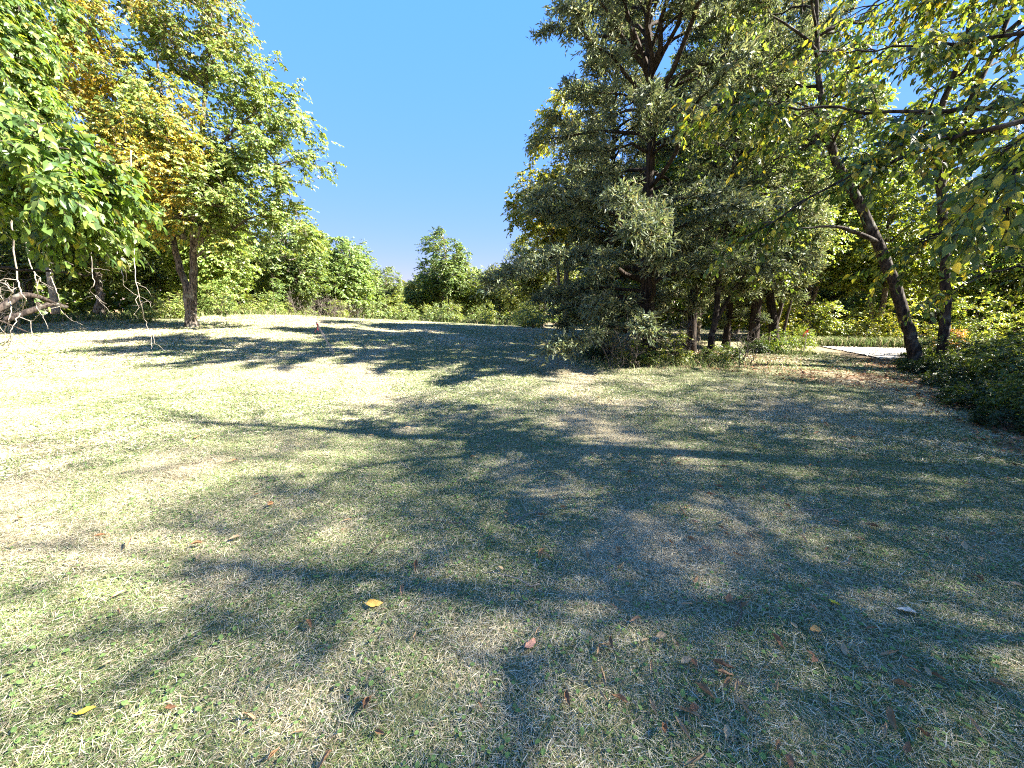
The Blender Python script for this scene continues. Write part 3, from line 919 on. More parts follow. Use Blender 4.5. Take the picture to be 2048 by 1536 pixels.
# each: kind, x, y, scale, tint, label
EDGE = [
    # left wood, from beside the near tree away along the field
    (1, -24.5, 15.0, .95, (1.0, 1.0, .9), 'bright green woodland tree behind the dangling vines'),
    (3, -29.0, 19.0, 1.1, (.95, 1, .9), 'tall woodland tree above the tangle of dead stems'),
    (0, -22.5, 21.5, .85, (1.05, 1.05, .85), 'yellowish woodland tree close behind the forked tree'),
    (2, -26.5, 25.5, 1.05, (.9, 1, 1), 'deep green woodland tree two rows behind the forked tree'),
    (5, -20.0, 26.5, 1.0, (1.0, 1.05, .85), 'low yellow green tree just past the forked tree'),
    (1, -22.5, 31.0, .92, (.92, 1.0, .9), 'broad light green tree at the wood edge past the forked tree'),
    (2, -20.0, 35.5, .98, (.85, .95, .95), 'darker rounded tree in the middle of the wood edge'),
    (0, -21.5, 41.5, .95, (.9, 1.0, .9), 'full crowned tree above the leafless thicket'),
    (5, -18.2, 42.5, 1.08, (.85, .95, .9), 'small rounded tree standing over the leafless thicket'),
    (1, -18.6, 49.0, .80, (.9, .98, .9), 'light olive tree before the gap in the wood'),
    (0, -18.0, 57.0, .78, (.95, .95, .85), 'olive tree at the narrow end of the wood edge'),
    (2, -16.8, 66.0, .75, (1.05, .95, .8), 'far russet tinged tree where the field narrows'),
    # far end of the field
    (0, -8.8, 52.0, 1.15, (.85, .95, .85), 'rounded leafy tree standing proud at the far end of the field'),
    (5, -12.4, 54.5, .85, (.95, .95, .8), 'smaller tree leaning on the rounded far tree'),
    (5, -5.4, 54.0, .95, (1.0, 1.0, .85), 'yellow green tree on the cedar side of the rounded far tree'),
    (2, -1.5, 50.0, .82, (1.0, .95, .85), 'low spreading tree at the far end beside the grove'),
    (3, -12.0, 66.0, .75, (1.0, .95, .9), 'thin topped tree rising behind the far end of the field'),
    (1, .8, 42.0, .72, (1.1, .98, .8), 'olive tree partly hidden by the corner cedar'),
    (0, 2.6, 33.0, .85, (1.05, .95, .8), 'brownish green tree behind the corner cedar'),
    (3, 3.0, 21.5, .92, (1.35, 1.1, .7), 'golden topped tree rising behind the corner cedar'),
    # wooded side behind the grove and lane
    (1, 13.6, 24.4, 1.25, (.95, 1.05, .9), 'tall full tree towering behind the cedar cluster'),
    (3, 19.0, 25.5, 1.2, (1.0, 1.05, .85), 'tall narrow tree towering over the far bank of the lane'),
    (3, 9.8, 20.6, 1.12, (.9, 1.0, .95), 'tall tree squeezed between the cedars and the wood behind'),
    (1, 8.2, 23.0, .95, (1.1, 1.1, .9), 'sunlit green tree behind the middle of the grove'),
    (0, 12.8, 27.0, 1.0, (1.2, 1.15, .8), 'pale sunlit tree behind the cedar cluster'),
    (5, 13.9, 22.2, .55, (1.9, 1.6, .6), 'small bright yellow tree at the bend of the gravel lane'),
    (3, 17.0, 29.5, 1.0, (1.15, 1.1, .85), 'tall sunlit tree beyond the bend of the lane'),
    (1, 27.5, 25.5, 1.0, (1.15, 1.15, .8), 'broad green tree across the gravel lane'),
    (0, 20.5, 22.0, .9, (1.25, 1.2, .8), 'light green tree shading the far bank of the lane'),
    (2, 33.0, 22.5, 1.1, (1, 1.05, .9), 'large tree deep in the wood across the lane'),
    (4, 18.8, 13.6, .8, (.95, 1.05, .9), 'thin trunked tree on the near verge of the lane'),
    (4, 15.2, 6.2, .95, (.9, 1.0, .9), 'dense tree rising from the dark undergrowth'),
    (0, 20.5, 10.0, .85, (1.0, 1.05, .85), 'tree behind the dark undergrowth near the lane'),
    (4, 13.4, 4.9, .9, (.9, 1, .9), 'shady tree behind the yellowing overhanging branches'),
    (4, 11.2, .4, 1.2, (1, 1, .9), 'tall unseen tree added next to the yellowing overhanging branches to shade the lawn'),  # from here to the end of the list: unseen trees put in to shade the lawn
    (4, 13.8, -3.2, 1.1, (1, 1, .9), 'unseen tree added further back along the side of the lawn to shade it'),
    (4, 20.0, .6, 1.7, (1, 1, .9), 'very tall airy tree in the wood beyond the shady side of the lawn'),
    (4, 21.5, 3.4, 1.75, (1, 1, .9), 'very tall unseen airy tree added behind the bushy trees of the wood for its shade'),
    (4, 17.2, -1.8, 1.45, (1, 1, .9), 'tall unseen airy tree added deep in the wood along the lawn for its shade'),
    (4, 23.0, 1.0, 1.7, (1, 1, .9), 'bushy tree in the shady wood beside the lawn'),
]
for k, x, y, sc, tint, lab in EDGE:
    forest_tree(k, x, y, sc, rsF.uniform(0, 6.28), lab, tint)
# second ranks: wall of wood, only their tops and gaps show
BACK = [(-33, 27), (-36, 21), (-30, 33), (-27, 38), (-34, 14), (-29, 45), (-25, 50), (-24, 58), (-9.5, 72), (-3.0, 66), (3, 58), (8, 48), (9, 38), (14, 38), (20, 36), (26, 32), (33, 28), (35, 19), (26, 13), (23, 7.5)]
for i, (x, y) in enumerate(BACK):
    t = rsF.uniform(.85, 1.2)
    side = 'left behind the forked tree' if x < -20 else ('beyond the far end of the field' if x < 4 else 'deep behind the cedar grove')
    lab = {'left behind the forked tree': 'tree in the second rank of the wood behind the forked tree',
           'beyond the far end of the field': 'tree in the second rank beyond the far end of the field',
           'deep behind the cedar grove': 'tree in the second rank deep behind the cedar grove'}[side]
    forest_tree(int(rsF.integers(0, 4)), x, y, rsF.uniform(.78, 1.0), rsF.uniform(0, 6.28), lab, (t, t * .97, .85), lab.replace('tree in', 'trees in'))

def distant_wood():
    rs = np.random.default_rng(606)
    G = Geo()
    n = 70000
    a = rs.uniform(R(-75), R(80), n)
    r = rs.uniform(74, 100, n)
    r = np.where(a < R(-22), rs.uniform(46, 60, n), r)
    r = np.where(a > R(8), rs.uniform(44, 60, n), r)
    top = 5.0 + 5.0 * fbm(a * 16, r * .06, 7, 3) + 1.5 * vnoise(a * 60, r * .2, 8)
    z = top * rs.uniform(0, 1, n) ** .8
    x, y = r * np.sin(a), r * np.cos(a)
    P = np.stack([x, y, z - .3], -1) + rs.normal(size=(n, 3)) * .3
    D = runit(rs, n); D[:, 2] -= .5
    Nn = runit(rs, n) + np.array([.2, -.4, .6])
    L = rs.uniform(.45, .9, n)
    tone = .75 + .5 * fbm(a * 30, z * .3, 5, 2)
    G.leaves(P, D, Nn, L, L * .7, pick_cols(rs, n, GREEN, [3, 3, 3, 2]) * tone[:, None], T_DIA)
    tag(obj('distant_wood', G.mesh('distant_wood', M_LEAF)), 'distant mass of green woodland closing the view behind the trees', 'woodland', kind='stuff')
distant_wood()

# ------------------------------------------------------------------ shrubs, saplings, bare thickets
def make_shrubs():
    out = []
    for sd, pal, w, lf, blobs in (
            (201, GREEN, [3, 3, 2, 1], .085, [(0, 0, .75, .9, .9, .75), (.5, .3, .5, .7, .7, .5), (-.5, -.2, .55, .7, .7, .55)]),
            (202, YGREEN, [3, 3, 2, 2], .08, [(0, 0, 1.0, .8, .8, 1.0), (.5, -.3, .6, .6, .6, .6)]),
            (203, [(.035, .060, .020), (.050, .080, .024), (.075, .100, .030)], [3, 3, 1], .10, [(0, 0, .55, 1.0, 1.0, .55), (.7, .2, .4, .6, .6, .4), (-.6, .3, .45, .7, .6, .45)])):
        rs = np.random.default_rng(sd)
        st = []
        for i in range(6):
            a = rs.uniform(0, 6.28); r = rs.uniform(.3, .7)
            st.append(([(0.05 * math.cos(a), .05 * math.sin(a), -.08), (.4 * r * math.cos(a), .4 * r * math.sin(a), .5), (r * math.cos(a), r * math.sin(a), 1.1)], [.018, .013, .004]))
        T, B, A = broadleaf(sd, st, blobs, 10, 90, 5, 9, lf, pal, w, spray=.32, twig_r=.003, limb_r=.012, gap=.30, limb_start=.1)
        out.append((T.mesh('stem', M_TWIG), B.mesh('branches', M_TWIG), leaf_geo(A, T_DIA).mesh('foliage', M_LEAF)))
    return out
SHRUBS = make_shrubs()

def shrub(k, x, y, sc, label, tint=(1, 1, 1), group=None, name='shrub', zs=1.0):
    r = thing(name, label, 'shrub', (x, y, H(x, y)), group, rsF.uniform(0, 6.28), (sc, sc, sc * zs))
    T, B, G = SHRUBS[k]
    obj('stem', T, r); obj('branches', B, r)
    o = obj('foliage', G, r)
    o.color = (*tint, 1)
    return r

def shrub_row(pts, kinds, label, group, scr, tints):
    for i, (x, y) in enumerate(pts):
        shrub(kinds[i % len(kinds)], x, y, rsF.uniform(*scr), label, tints[i % len(tints)], group)

shrub_row([(-19.5 + rsF.normal() * .8 - .0 * k, 20.0 + 2.2 * k) for k in range(10)] + [(-24 - 1.5 * k, 18.2 - 1.3 * k) for k in range(5)], [1, 0, 1], 'weedy green shrub along the edge of the wood on the forked tree side', 'shrubs at the wood edge by the forked tree', (.7, 1.2), [(1.1, 1.1, 1), (1.3, 1.2, .9), (.9, 1, .9)])
shrub_row([(-15.5 + 1.25 * k, 45.5 + 4 * math.sin(k * 1.7) * .5 + k * .15) for k in range(12)], [0, 1, 2], 'grey green bush at the foot of the trees ending the field', 'bushes at the far end of the field', (1.0, 1.9), [(1.3, 1.3, 1.4), (1.0, 1.0, .8), (1.5, 1.4, 1.1)])
shrub_row([(1.5 + rsF.normal() * .3, 27 + 3 * k) for k in range(5)], [1, 0], 'bush in the shade of the trees behind the corner cedar', 'bushes behind the corner cedar', (1.0, 1.6), [(1, .95, .9)])
shrub_row([(2.8, 12.3), (3.5, 10.9), (4.7, 11.1), (5.2, 12.2), (5.9, 11.3), (3.2, 13.4), (6.9, 12.6)], [2, 0, 1], 'low bush growing round the foot of the corner cedar', 'bushes at the foot of the corner cedar', (.3, .55), [(1, 1, .9), (1.1, 1.1, .8)])
shrub_row([(9.6, 15.2), (10.4, 15.1), (11.6, 15.6)], [2, 0, 1], 'small bush at the foot of the cedar cluster by the lane', 'bushes at the foot of the cedar cluster', (.45, .6), [(1.1, 1.2, .9)])
shrub_row([(14.2, 20.8), (15.6, 19.9), (17.0, 19.0), (18.6, 18.3), (20.4, 17.4), (16.2, 21.4), (18.2, 20.4), (22.5, 16.9)], [1, 1, 0], 'golden green weedy bush on the far bank of the gravel lane', 'bushes on the far bank of the lane', (.8, 1.3), [(1.3, 1.15, .8), (1.1, 1.1, .9), (1.45, 1.2, .75)])
UNDER = []
for k in range(46):
    y = rsF.uniform(4.9, 12.0)
    UNDER.append((6.9 + .80 * (y - 5.3) + 4.6 * rsF.uniform() ** 1.4, y))
for i, (x, y) in enumerate(UNDER):
    look = ('deep green low bush', 'lighter yellowish green low bush', 'dull green taller bush')[i % 3]
    where = 'at the front of the shaded undergrowth against the lawn' if x < 8.2 + .80 * (y - 5.3) else ('in the undergrowth behind the foot of the leaning tree' if y > 8.5 else 'deep inside the shaded undergrowth by the lawn')
    shrub((2, 2, 0)[i % 3], x, y, (.34 + .13 * min(x - 6.9 - .80 * (y - 5.3), 3)) * rsF.uniform(.8, 1.2) * (1, 1, 1.25)[i % 3], look + ' ' + where, ((.7, .8, .75), (1.05, 1.0, .7), (.8, .82, .75))[i % 3], look.replace('bush', 'bushes') + ' ' + where)  # the darker tints paint missing shade into the undergrowth
shrub(1, 17.2, 15.2, .0001 + .5, 'tuft of reddish dry weeds at the near edge of the gravel lane', (2.4, 1.1, .9))

def sapling(x, y, sc, label):
    st = [([(0, 0, -.1), (.03, 0, .6), (0, .05, 1.3), (.05, 0, 2.0)], [.018, .014, .009, .003])]
    T, B, A = broadleaf(int(x * -31) + 500, st, [(0, 0, 1.3, .45, .45, .7)], 8, 26, 4, 8, .06, GREEN, [1, 1, 1, 1], spray=.25, twig_r=.003, limb_r=.008, limb_start=.1)
    plant_tree('sapling', label, (x, y, H(x, y)), T, B, leaf_geo(A, T_DIA), M_TWIG, M_LEAF, 'sapling', sc=sc, tint=(.9, 1.1, 1.0))
sapling(-13.9, 19.0, .8, 'tiny sapling growing beside the base of the forked tree')
sapling(-15.4, 25.5, 1.3, 'feathery young sapling standing alone before the wood edge')

def bare_bush(name, label, x, y, h, w, n, mat, seed, group=None, droop=0.0, thick=1.0):
    rs = np.random.default_rng(seed)
    r = thing(name, label, 'bush', (x, y, H(x, y)), group)
    G = Geo()
    for i in range(n):
        a = rs.uniform(0, 6.28)
        L = h * rs.uniform(.6, 1.1)
        p0 = np.array([rs.normal() * w * .25, rs.normal() * w * .25, -.05])
        p = jitter_path(rs, p0, p0 + np.array([math.cos(a) * w * .5, math.sin(a) * w * .5, L]), 9, .22, droop)
        G.tube(p, np.linspace(.014, .004, 9) * (.7 + h * .25) * thick, 5)
        for q in range(6):
            j = rs.integers(2, 8)
            e = p[j] + rs.normal(size=3) * np.array([.35, .35, .25]) * h * .5 + np.array([0, 0, .15 * h])
            s = jitter_path(rs, p[j], e, 5, .3)
            G.tube(s, np.linspace(.007, .003, 5) * (.7 + h * .2) * thick, 4, cap=False)
            for z in range(2):
                e2 = s[3] + rs.normal(size=3) * h * .15
                G.tube(jitter_path(rs, s[3], e2, 4, .3), [.004, .003, .003, .002], 3, cap=False)
    obj('stem', G.mesh('stem', mat), r)
    return r
rsB = np.random.default_rng(9)
for i in range(9):
    bare_bush('bare_thicket', 'leafless brown thicket at the foot of the wood edge past the forked tree', -17.8 + rsB.normal() * .6, 34 + 1.5 * i, 2.2, 1.8, 9, M_DEAD, 300 + i, 'leafless thickets past the forked tree')
for i in range(7):
    bare_bush('dead_brush', 'tangle of pale dead stems in the wood beside the dangling vines', -19.5 - 1.4 * i + rsB.normal() * .3, 15.6 - .7 * i + rsB.normal() * .4, 2.6, 2.0, 8, M_VINE, 320 + i, 'tangles of pale dead stems', thick=.55)
for i in range(10):
    bare_bush('dead_brush', 'grey leafless stems round the foot of the corner cedar', 4.1 + rsB.normal() * 1.2, 11.6 + rsB.normal() * .6, 1.3, .9, 5, M_DEAD, 340 + i, 'grey stems at the corner cedar')

# ------------------------------------------------------------------ dangling vines (pale stems) and dark fallen limbs by the wood
def vine(label, px, depth, r, side=None):
    pts = np.array([at(u, v, depth + .25 * math.sin(i * 1.9)) for i, (u, v) in enumerate(px)])
    base = pts[-1].copy()
    r0 = thing('dangling_vine', label, 'vine', base)
    k = len(pts) * 5
    tt = np.linspace(0, len(pts) - 1, k)
    p = np.stack([np.interp(tt, np.arange(len(pts)), pts[:, a]) for a in range(3)], -1)
    for _ in range(3):
        p[1:-1] = (p[:-2] + 2 * p[1:-1] + p[2:]) / 4
    rs = np.random.default_rng(int(px[0][0] * 7 + px[0][1]))
    p[1:-1] += rs.normal(size=(k - 2, 3)) * .006
    G = Geo()
    G.tube(p - base, np.linspace(r, r * .25, k) * .5, 7)
    obj('stem', G.mesh('stem', M_VINE), r0)
    T = Geo()
    for q in range(side or 4):
        j = rs.integers(3, k - 3)
        e = p[j] + rs.normal(size=3) * np.array([.35, .2, .3])
        T.tube(jitter_path(rs, p[j], e, 6, .35) - base, np.linspace(r * .3, .002, 6), 5)
    obj('twig', T.mesh('twig', M_VINE), r0)
vine('longest pale vine dangling almost to the lawn in front of the forked tree', [(262, 300), (268, 480), (270, 560), (283, 610), (292, 650), (303, 672), (303, 698)], 9.0, .022)
vine('thin vine twisting close beside the longest dangling vine', [(225, 380), (232, 510), (247, 550), (246, 570), (270, 590), (297, 600), (303, 615)], 9.2, .018)
vine('crooked vine bending back on itself above a tree stump', [(180, 430), (183, 540), (190, 570), (178, 580), (188, 590), (205, 608), (220, 625)], 10.0, .018)
vine('pale vine kinking twice beside the dark fallen limb', [(95, 420), (98, 540), (110, 575), (121, 605), (120, 620), (142, 640), (165, 650)], 9.0, .022)
vine('vine swinging from the dark branch to the lawn by the fallen limb', [(45, 420), (55, 510), (73, 560), (75, 590), (71, 612), (86, 632), (96, 658)], 8.0, .022)
vine('thick pale vine hanging in an s curve by the fallen limb', [(22, 430), (34, 555), (40, 580), (54, 600), (44, 620), (30, 645), (20, 665), (21, 684), (0, 722)], 7.2, .026)
vine('thick pale vine looping low at the shaded edge of the wood', [(-60, 540), (-10, 562), (12, 568), (26, 585), (20, 600), (24, 620), (16, 645), (9, 665)], 7.0, .028)

def fallen(label, px, depths, r0, r1, mat, name='fallen_limb', cat='fallen branch', seed=1):
    pts = np.array([at(u, v, d) for (u, v), d in zip(px, depths)])
    base = np.array([pts[0][0], pts[0][1], pts[0][2]])
    o = thing(name, label, cat, base)
    rs = np.random.default_rng(seed)
    k = 14
    tt = np.linspace(0, len(pts) - 1, k)
    p = np.stack([np.interp(tt, np.arange(len(pts)), pts[:, a]) for a in range(3)], -1)
    p[1:-1] = (p[:-2] + 2 * p[1:-1] + p[2:]) / 4
    G = Geo()
    G.tube(p - base, np.linspace(r0, r1, k) * (1 + rs.normal(size=k) * .05), 9)
    obj('wood', G.mesh('wood', mat), o)
    return o
fallen('thick dark limb arching over the ground at the shady edge of the wood', [(-90, 660), (0, 618), (40, 588), (75, 592), (110, 607)], [10.5, 11, 11.5, 12, 12.5], .11, .05, M_BARKD)
fallen('dark log lying flat at the foot of the vine tangle', [(10, 640), (60, 622), (105, 606), (135, 615)], [12.4, 12.8, 13.2, 13.5], .10, .06, M_BARKD, seed=2)
fallen('thin dark stick poking out low over the lawn beside the vines', [(-60, 620), (0, 641), (40, 658), (81, 674)], [6.5, 6.6, 6.8, 7.0], .016, .006, M_BARKD, seed=3)
fallen('pale broken trunk standing aslant behind the vines', [(112, 628), (108, 600), (102, 570), (98, 535)], [17, 17, 17, 17], .14, .10, M_VINE, 'broken_trunk', 'tree trunk', 4)
fallen('leaning grey stump in the weeds by the wood', [(192, 625), (198, 605), (206, 585)], [18, 18, 18.1], .13, .10, M_BARK, 'stump', 'stump', 5)

# ------------------------------------------------------------------ survey stakes
def ribbon(p0, L, w, sway, mat, parent, seed):
    rs = np.random.default_rng(seed)
    k = 9
    t = np.linspace(0, 1, k)
    c = np.stack([p0[0] + sway[0] * t + .015 * np.sin(t * 5 + seed), p0[1] + sway[1] * t + .02 * np.sin(t * 4), p0[2] - L * t], -1)
    an = .4 + t * 1.6 + seed
    d = np.stack([np.cos(an), np.sin(an), .1 * np.sin(t * 7)], -1) * w / 2
    v = np.concatenate([c - d, c + d])
    i = np.arange(k - 1)
    tri = np.concatenate([np.stack([i, i + 1, i + k + 1], -1), np.stack([i, i + k + 1, i + k], -1)])
    G = Geo()
    G.add(v, tri)
    obj('ribbon', G.mesh('ribbon', mat), parent)

def stake(label, base, top, w, mat_tape, ribs, rl):
    base, top = np.array(base), np.array(top)
    r = thing('survey_stake', label, 'stake', base)
    d = top - base
    L = np.linalg.norm(d)
    a = norm(d)
    s = norm(np.cross(a, [0, 1, 0])); f = np.cross(s, a)
    G = Geo()
    zs = np.array([-.12, 0, L * .5, L - .012, L])
    ws = np.array([w * .35, w, w * 1.02, w, w * .86])
    ring = []
    for z, ww in zip(zs, ws):
        for sx, sy in ((-1, -1), (1, -1), (1, 1), (-1, 1)):
            ring.append(a * z + s * sx * ww / 2 + f * sy * .006)
    t = []
    for i in range(len(zs) - 1):
        for j in range(4):
            b = i * 4 + j; c = i * 4 + (j + 1) % 4
            t += [[b, c, c + 4], [b, c + 4, b + 4]]
    n = (len(zs) - 1) * 4
    t += [[n, n + 1, n + 2], [n, n + 2, n + 3], [0, 2, 1], [0, 3, 2]]
    G.add(np.array(ring), t)
    obj('lath', G.mesh('lath', M_LATH, False), r)
    # tape wrapped round the top
    K = Geo()
    K.tube(np.stack([a * (L - .10), a * (L - .06)]), [w * .62, w * .62], 8, cap=False)
    obj('tape_knot', K.mesh('tape_knot', mat_tape), r)
    for i in range(ribs):
        ribbon(a * (L - .08) + f * .02 * (-1) ** i, rl * (1 - .2 * i), .032, ((-.10, 0.02), (.04, -.03))[i % 2], mat_tape, r, i + 1)
b = at(669, 708, 12.2)
stake('leaning wooden survey stake with pink ribbons standing in the open lawn', (b[0], b[1], H(b[0], b[1])), np.array([b[0] - .52, b[1] + .05, H(b[0], b[1]) + 1.02]), .055, M_RIBBON, 2, .26)
x, y = 11.35, 15.0
stake('upright survey stake with red ribbon at the tilting cedar trunk', (x, y, H(x, y)), (x + .03, y, H(x, y) + 1.0), .035, M_REDTAPE, 2, .24)
x, y = 10.25, 15.4
stake('plain thin stake in front of the thick upright cedar trunk', (x, y, H(x, y)), (x - .02, y, H(x, y) + .8), .03, M_LATH, 0, .1)

# ------------------------------------------------------------------ lawn
STRAW = np.array([[.56, .49, .33], [.46, .395, .26], [.60, .55, .40], [.35, .28, .18], [.50, .46, .34]])
TURF = np.array([[.145, .215, .070], [.110, .175, .062], [.190, .255, .082], [.145, .195, .090], [.25, .29, .10]])
def tuft_mesh(seed, green, radius, n, wmin, lscale):
    """one hand-sized piece of turf: flat straw thatch, short bent blades, a few tiny weed leaves"""
    rs = np.random.default_rng(seed)
    G = Geo()
    rr = radius * np.sqrt(rs.uniform(0, 1, n)) * rs.uniform(.75, 1.1, n)
    aa = rs.uniform(0, 6.283, n)
    x, y = rr * np.cos(aa), rr * np.sin(aa)
    flat = rs.uniform(size=n) < .42
    az = rs.uniform(0, 6.283, n)
    el = np.where(flat, np.abs(rs.normal(size=n)) * .2 + .04, np.clip(rs.normal(size=n) * .38 + .68, .12, 1.5))
    tall = .55 + .9 * vnoise(x * 22 + seed, y * 22, 15)
    L = np.where(flat, rs.uniform(.018, .055, n), rs.uniform(.014, .042, n) * tall * (.8 + .45 * green)) * lscale
    W = wmin * rs.uniform(.6, 1.5, n)
    d = np.stack([np.cos(az) * np.cos(el), np.sin(az) * np.cos(el), np.sin(el)], -1)
    sd = np.stack([-np.sin(az), np.cos(az), rs.normal(size=n) * .4], -1)
    p = np.stack([x, y, np.where(flat, rs.uniform(0, .010, n), -.006) * lscale], -1)
    u = rs.uniform(size=n)
    isg = u < np.where(flat, green * .35, .12 + .88 * green)
    c = np.where(isg[:, None], TURF[rs.integers(0, 5, n)], STRAW[rs.integers(0, 5, n)]) * rs.uniform(.55, 1.3, (n, 1))
    mid = p + d * (L * .55)[:, None]
    d2 = d.copy()
    d2[:, 2] -= np.where(flat, .1, .5)
    tip = mid + d2 * (L * .5)[:, None]
    tip[:, 2] = np.maximum(tip[:, 2], .002)
    v = np.stack([p - sd * (W / 2)[:, None], p + sd * (W / 2)[:, None], mid + sd * (W * .42)[:, None], mid - sd * (W * .42)[:, None], tip], 1)
    t = np.array([[0, 1, 2], [0, 2, 3], [3, 2, 4]])
    G.add(v.reshape(-1, 3), (t[None] + (np.arange(n) * 5)[:, None, None]).reshape(-1, 3), np.repeat(c, 5, 0))
    if green > .5 and lscale < 1.2:
        m = 5
        P = np.concatenate([rs.normal(size=(m, 2)) * radius * .4, rs.uniform(.008, .02, (m, 1))], 1)
        LD = rs.normal(size=(m, 3)); LD[:, 2] = .2
        G.leaves(P, LD, np.array([0, 0, 1.]) + rs.normal(size=(m, 3)) * .3, rs.uniform(.014, .026, m), rs.uniform(.012, .02, m), np.array([.15, .24, .07]), T_MID)
    return G.mesh('turf_piece', M_GRASS, False)

def build_grass():
    rs = np.random.default_rng(77)
    src = bpy.data.collections.new('turf_pieces')       # mesh pieces the lawn is laid from, not placed in the scene themselves
    LEV = (.06, .30, .55, .80, .97)
    idx = 0
    for zone, (rad, n, w, ls) in enumerate(((.17, 620, .0019, .95), (.30, 520, .0052, 1.35), (.75, 520, .016, 2.0))):
        for lv in LEV:
            for v in range(3):
                src.objects.link(bpy.data.objects.new('turf_piece_%03d' % idx, tuft_mesh(1000 + idx, lv, rad, n, w, ls)))
                idx += 1
    X, Y, K, S = [], [], [], []
    for zone, (r0, r1, dens) in enumerate(((.4, 6.5, 52), (6.0, 15, 17), (14, 62, 2.8))):
        area = R(156) / 2 * (r1 ** 2 - r0 ** 2)
        n = int(area * dens)
        c = dens ** -.5
        gx, gy = np.meshgrid(np.arange(-r1, r1, c), np.arange(-2, r1, c))
        x, y = (gx + rs.uniform(-.5, .5, gx.shape) * c).ravel(), (gy + rs.uniform(-.5, .5, gy.shape) * c).ravel()
        r = np.hypot(x, y)
        ok = (r > r0) & (r < r1) & (np.abs(np.arctan2(x, y)) < R(80))
        x, y = x[ok], y[ok]
        n = len(x)
        keep = (rs.uniform(size=n) > litter_amount(x, y) * .85) & (lane_dist(x, y) > LANE_W - .05)
        x, y = x[keep], y[keep]
        n = len(x)
        g = lush(x, y) - .10 * sstep(10, 24, np.hypot(x, y)) + rs.normal(size=n) * .10
        lev = np.clip((g * 5).astype(int), 0, 4)
        X.append(x); Y.append(y); K.append(zone * 15 + lev * 3 + rs.integers(0, 3, n)); S.append(rs.uniform(.75, 1.25, n))
    X, Y, K, S = (np.concatenate(q) for q in (X, Y, K, S))
    n = len(X)
    Z = ground_h(X, Y)
    me = bpy.data.meshes.new('lawn_grass')
    me.vertices.add(n)
    me.vertices.foreach_set('co', np.stack([X, Y, Z + .006], -1).astype(np.float32).ravel())
    for nm, typ, arr in (('piece', 'INT', K.astype(np.int32)), ('turn', 'FLOAT', rs.uniform(0, 6.283, n).astype(np.float32)), ('size', 'FLOAT', S.astype(np.float32))):
        me.attributes.new(nm, typ, 'POINT').data.foreach_set('value', arr)
    e = .06
    nr = norm(np.stack([(ground_h(X - e, Y) - ground_h(X + e, Y)) / (2 * e), (ground_h(X, Y - e) - ground_h(X, Y + e)) / (2 * e), np.ones(n)], -1))
    me.attributes.new('lie', 'FLOAT_VECTOR', 'POINT').data.foreach_set('vector', nr.astype(np.float32).ravel())
    me.update()
    o = tag(obj('lawn_grass', me), 'short patchy lawn of green and straw coloured grass', 'grass', kind='stuff')
    ng = bpy.data.node_groups.new('lay_turf', 'GeometryNodeTree')
    ng.interface.new_socket('Geometry', in_out='INPUT', socket_type='NodeSocketGeometry')
    ng.interface.new_socket('Geometry', in_out='OUTPUT', socket_type='NodeSocketGeometry')
    nd = ng.nodes
    gi, go = nd.new('NodeGroupInput'), nd.new('NodeGroupOutput')
    ci = nd.new('GeometryNodeCollectionInfo')
    ci.inputs['Collection'].default_value = src
    ci.inputs['Separate Children'].default_value = True
    ci.inputs['Reset Children'].default_value = True
    ip = nd.new('GeometryNodeInstanceOnPoints')
    ip.inputs['Pick Instance'].default_value = True
    def attr(nm, typ):
        q = nd.new('GeometryNodeInputNamedAttribute'); q.data_type = typ
        q.inputs['Name'].default_value = nm
        return q.outputs['Attribute']
    cx = nd.new('ShaderNodeCombineXYZ')
    ng.links.new(attr('turn', 'FLOAT'), cx.inputs['Z'])
    er = nd.new('FunctionNodeEulerToRotation')
    ng.links.new(cx.outputs[0], er.inputs[0])
    ng.links.new(gi.outputs[0], ip.inputs['Points'])
    ng.links.new(ci.outputs[0], ip.inputs['Instance'])
    ng.links.new(attr('piece', 'INT'), ip.inputs['Instance Index'])
    al = nd.new('FunctionNodeAlignRotationToVector')
    al.axis = 'Z'
    ng.links.new(er.outputs[0], al.inputs['Rotation'])
    ng.links.new(attr('lie', 'FLOAT_VECTOR'), al.inputs['Vector'])
    ng.links.new(al.outputs[0], ip.inputs['Rotation'])
    ng.links.new(attr('size', 'FLOAT'), ip.inputs['Scale'])
    ng.links.new(ip.outputs[0], go.inputs[0])
    o.modifiers.new('lay_turf', 'NODES').node_group = ng
build_grass()

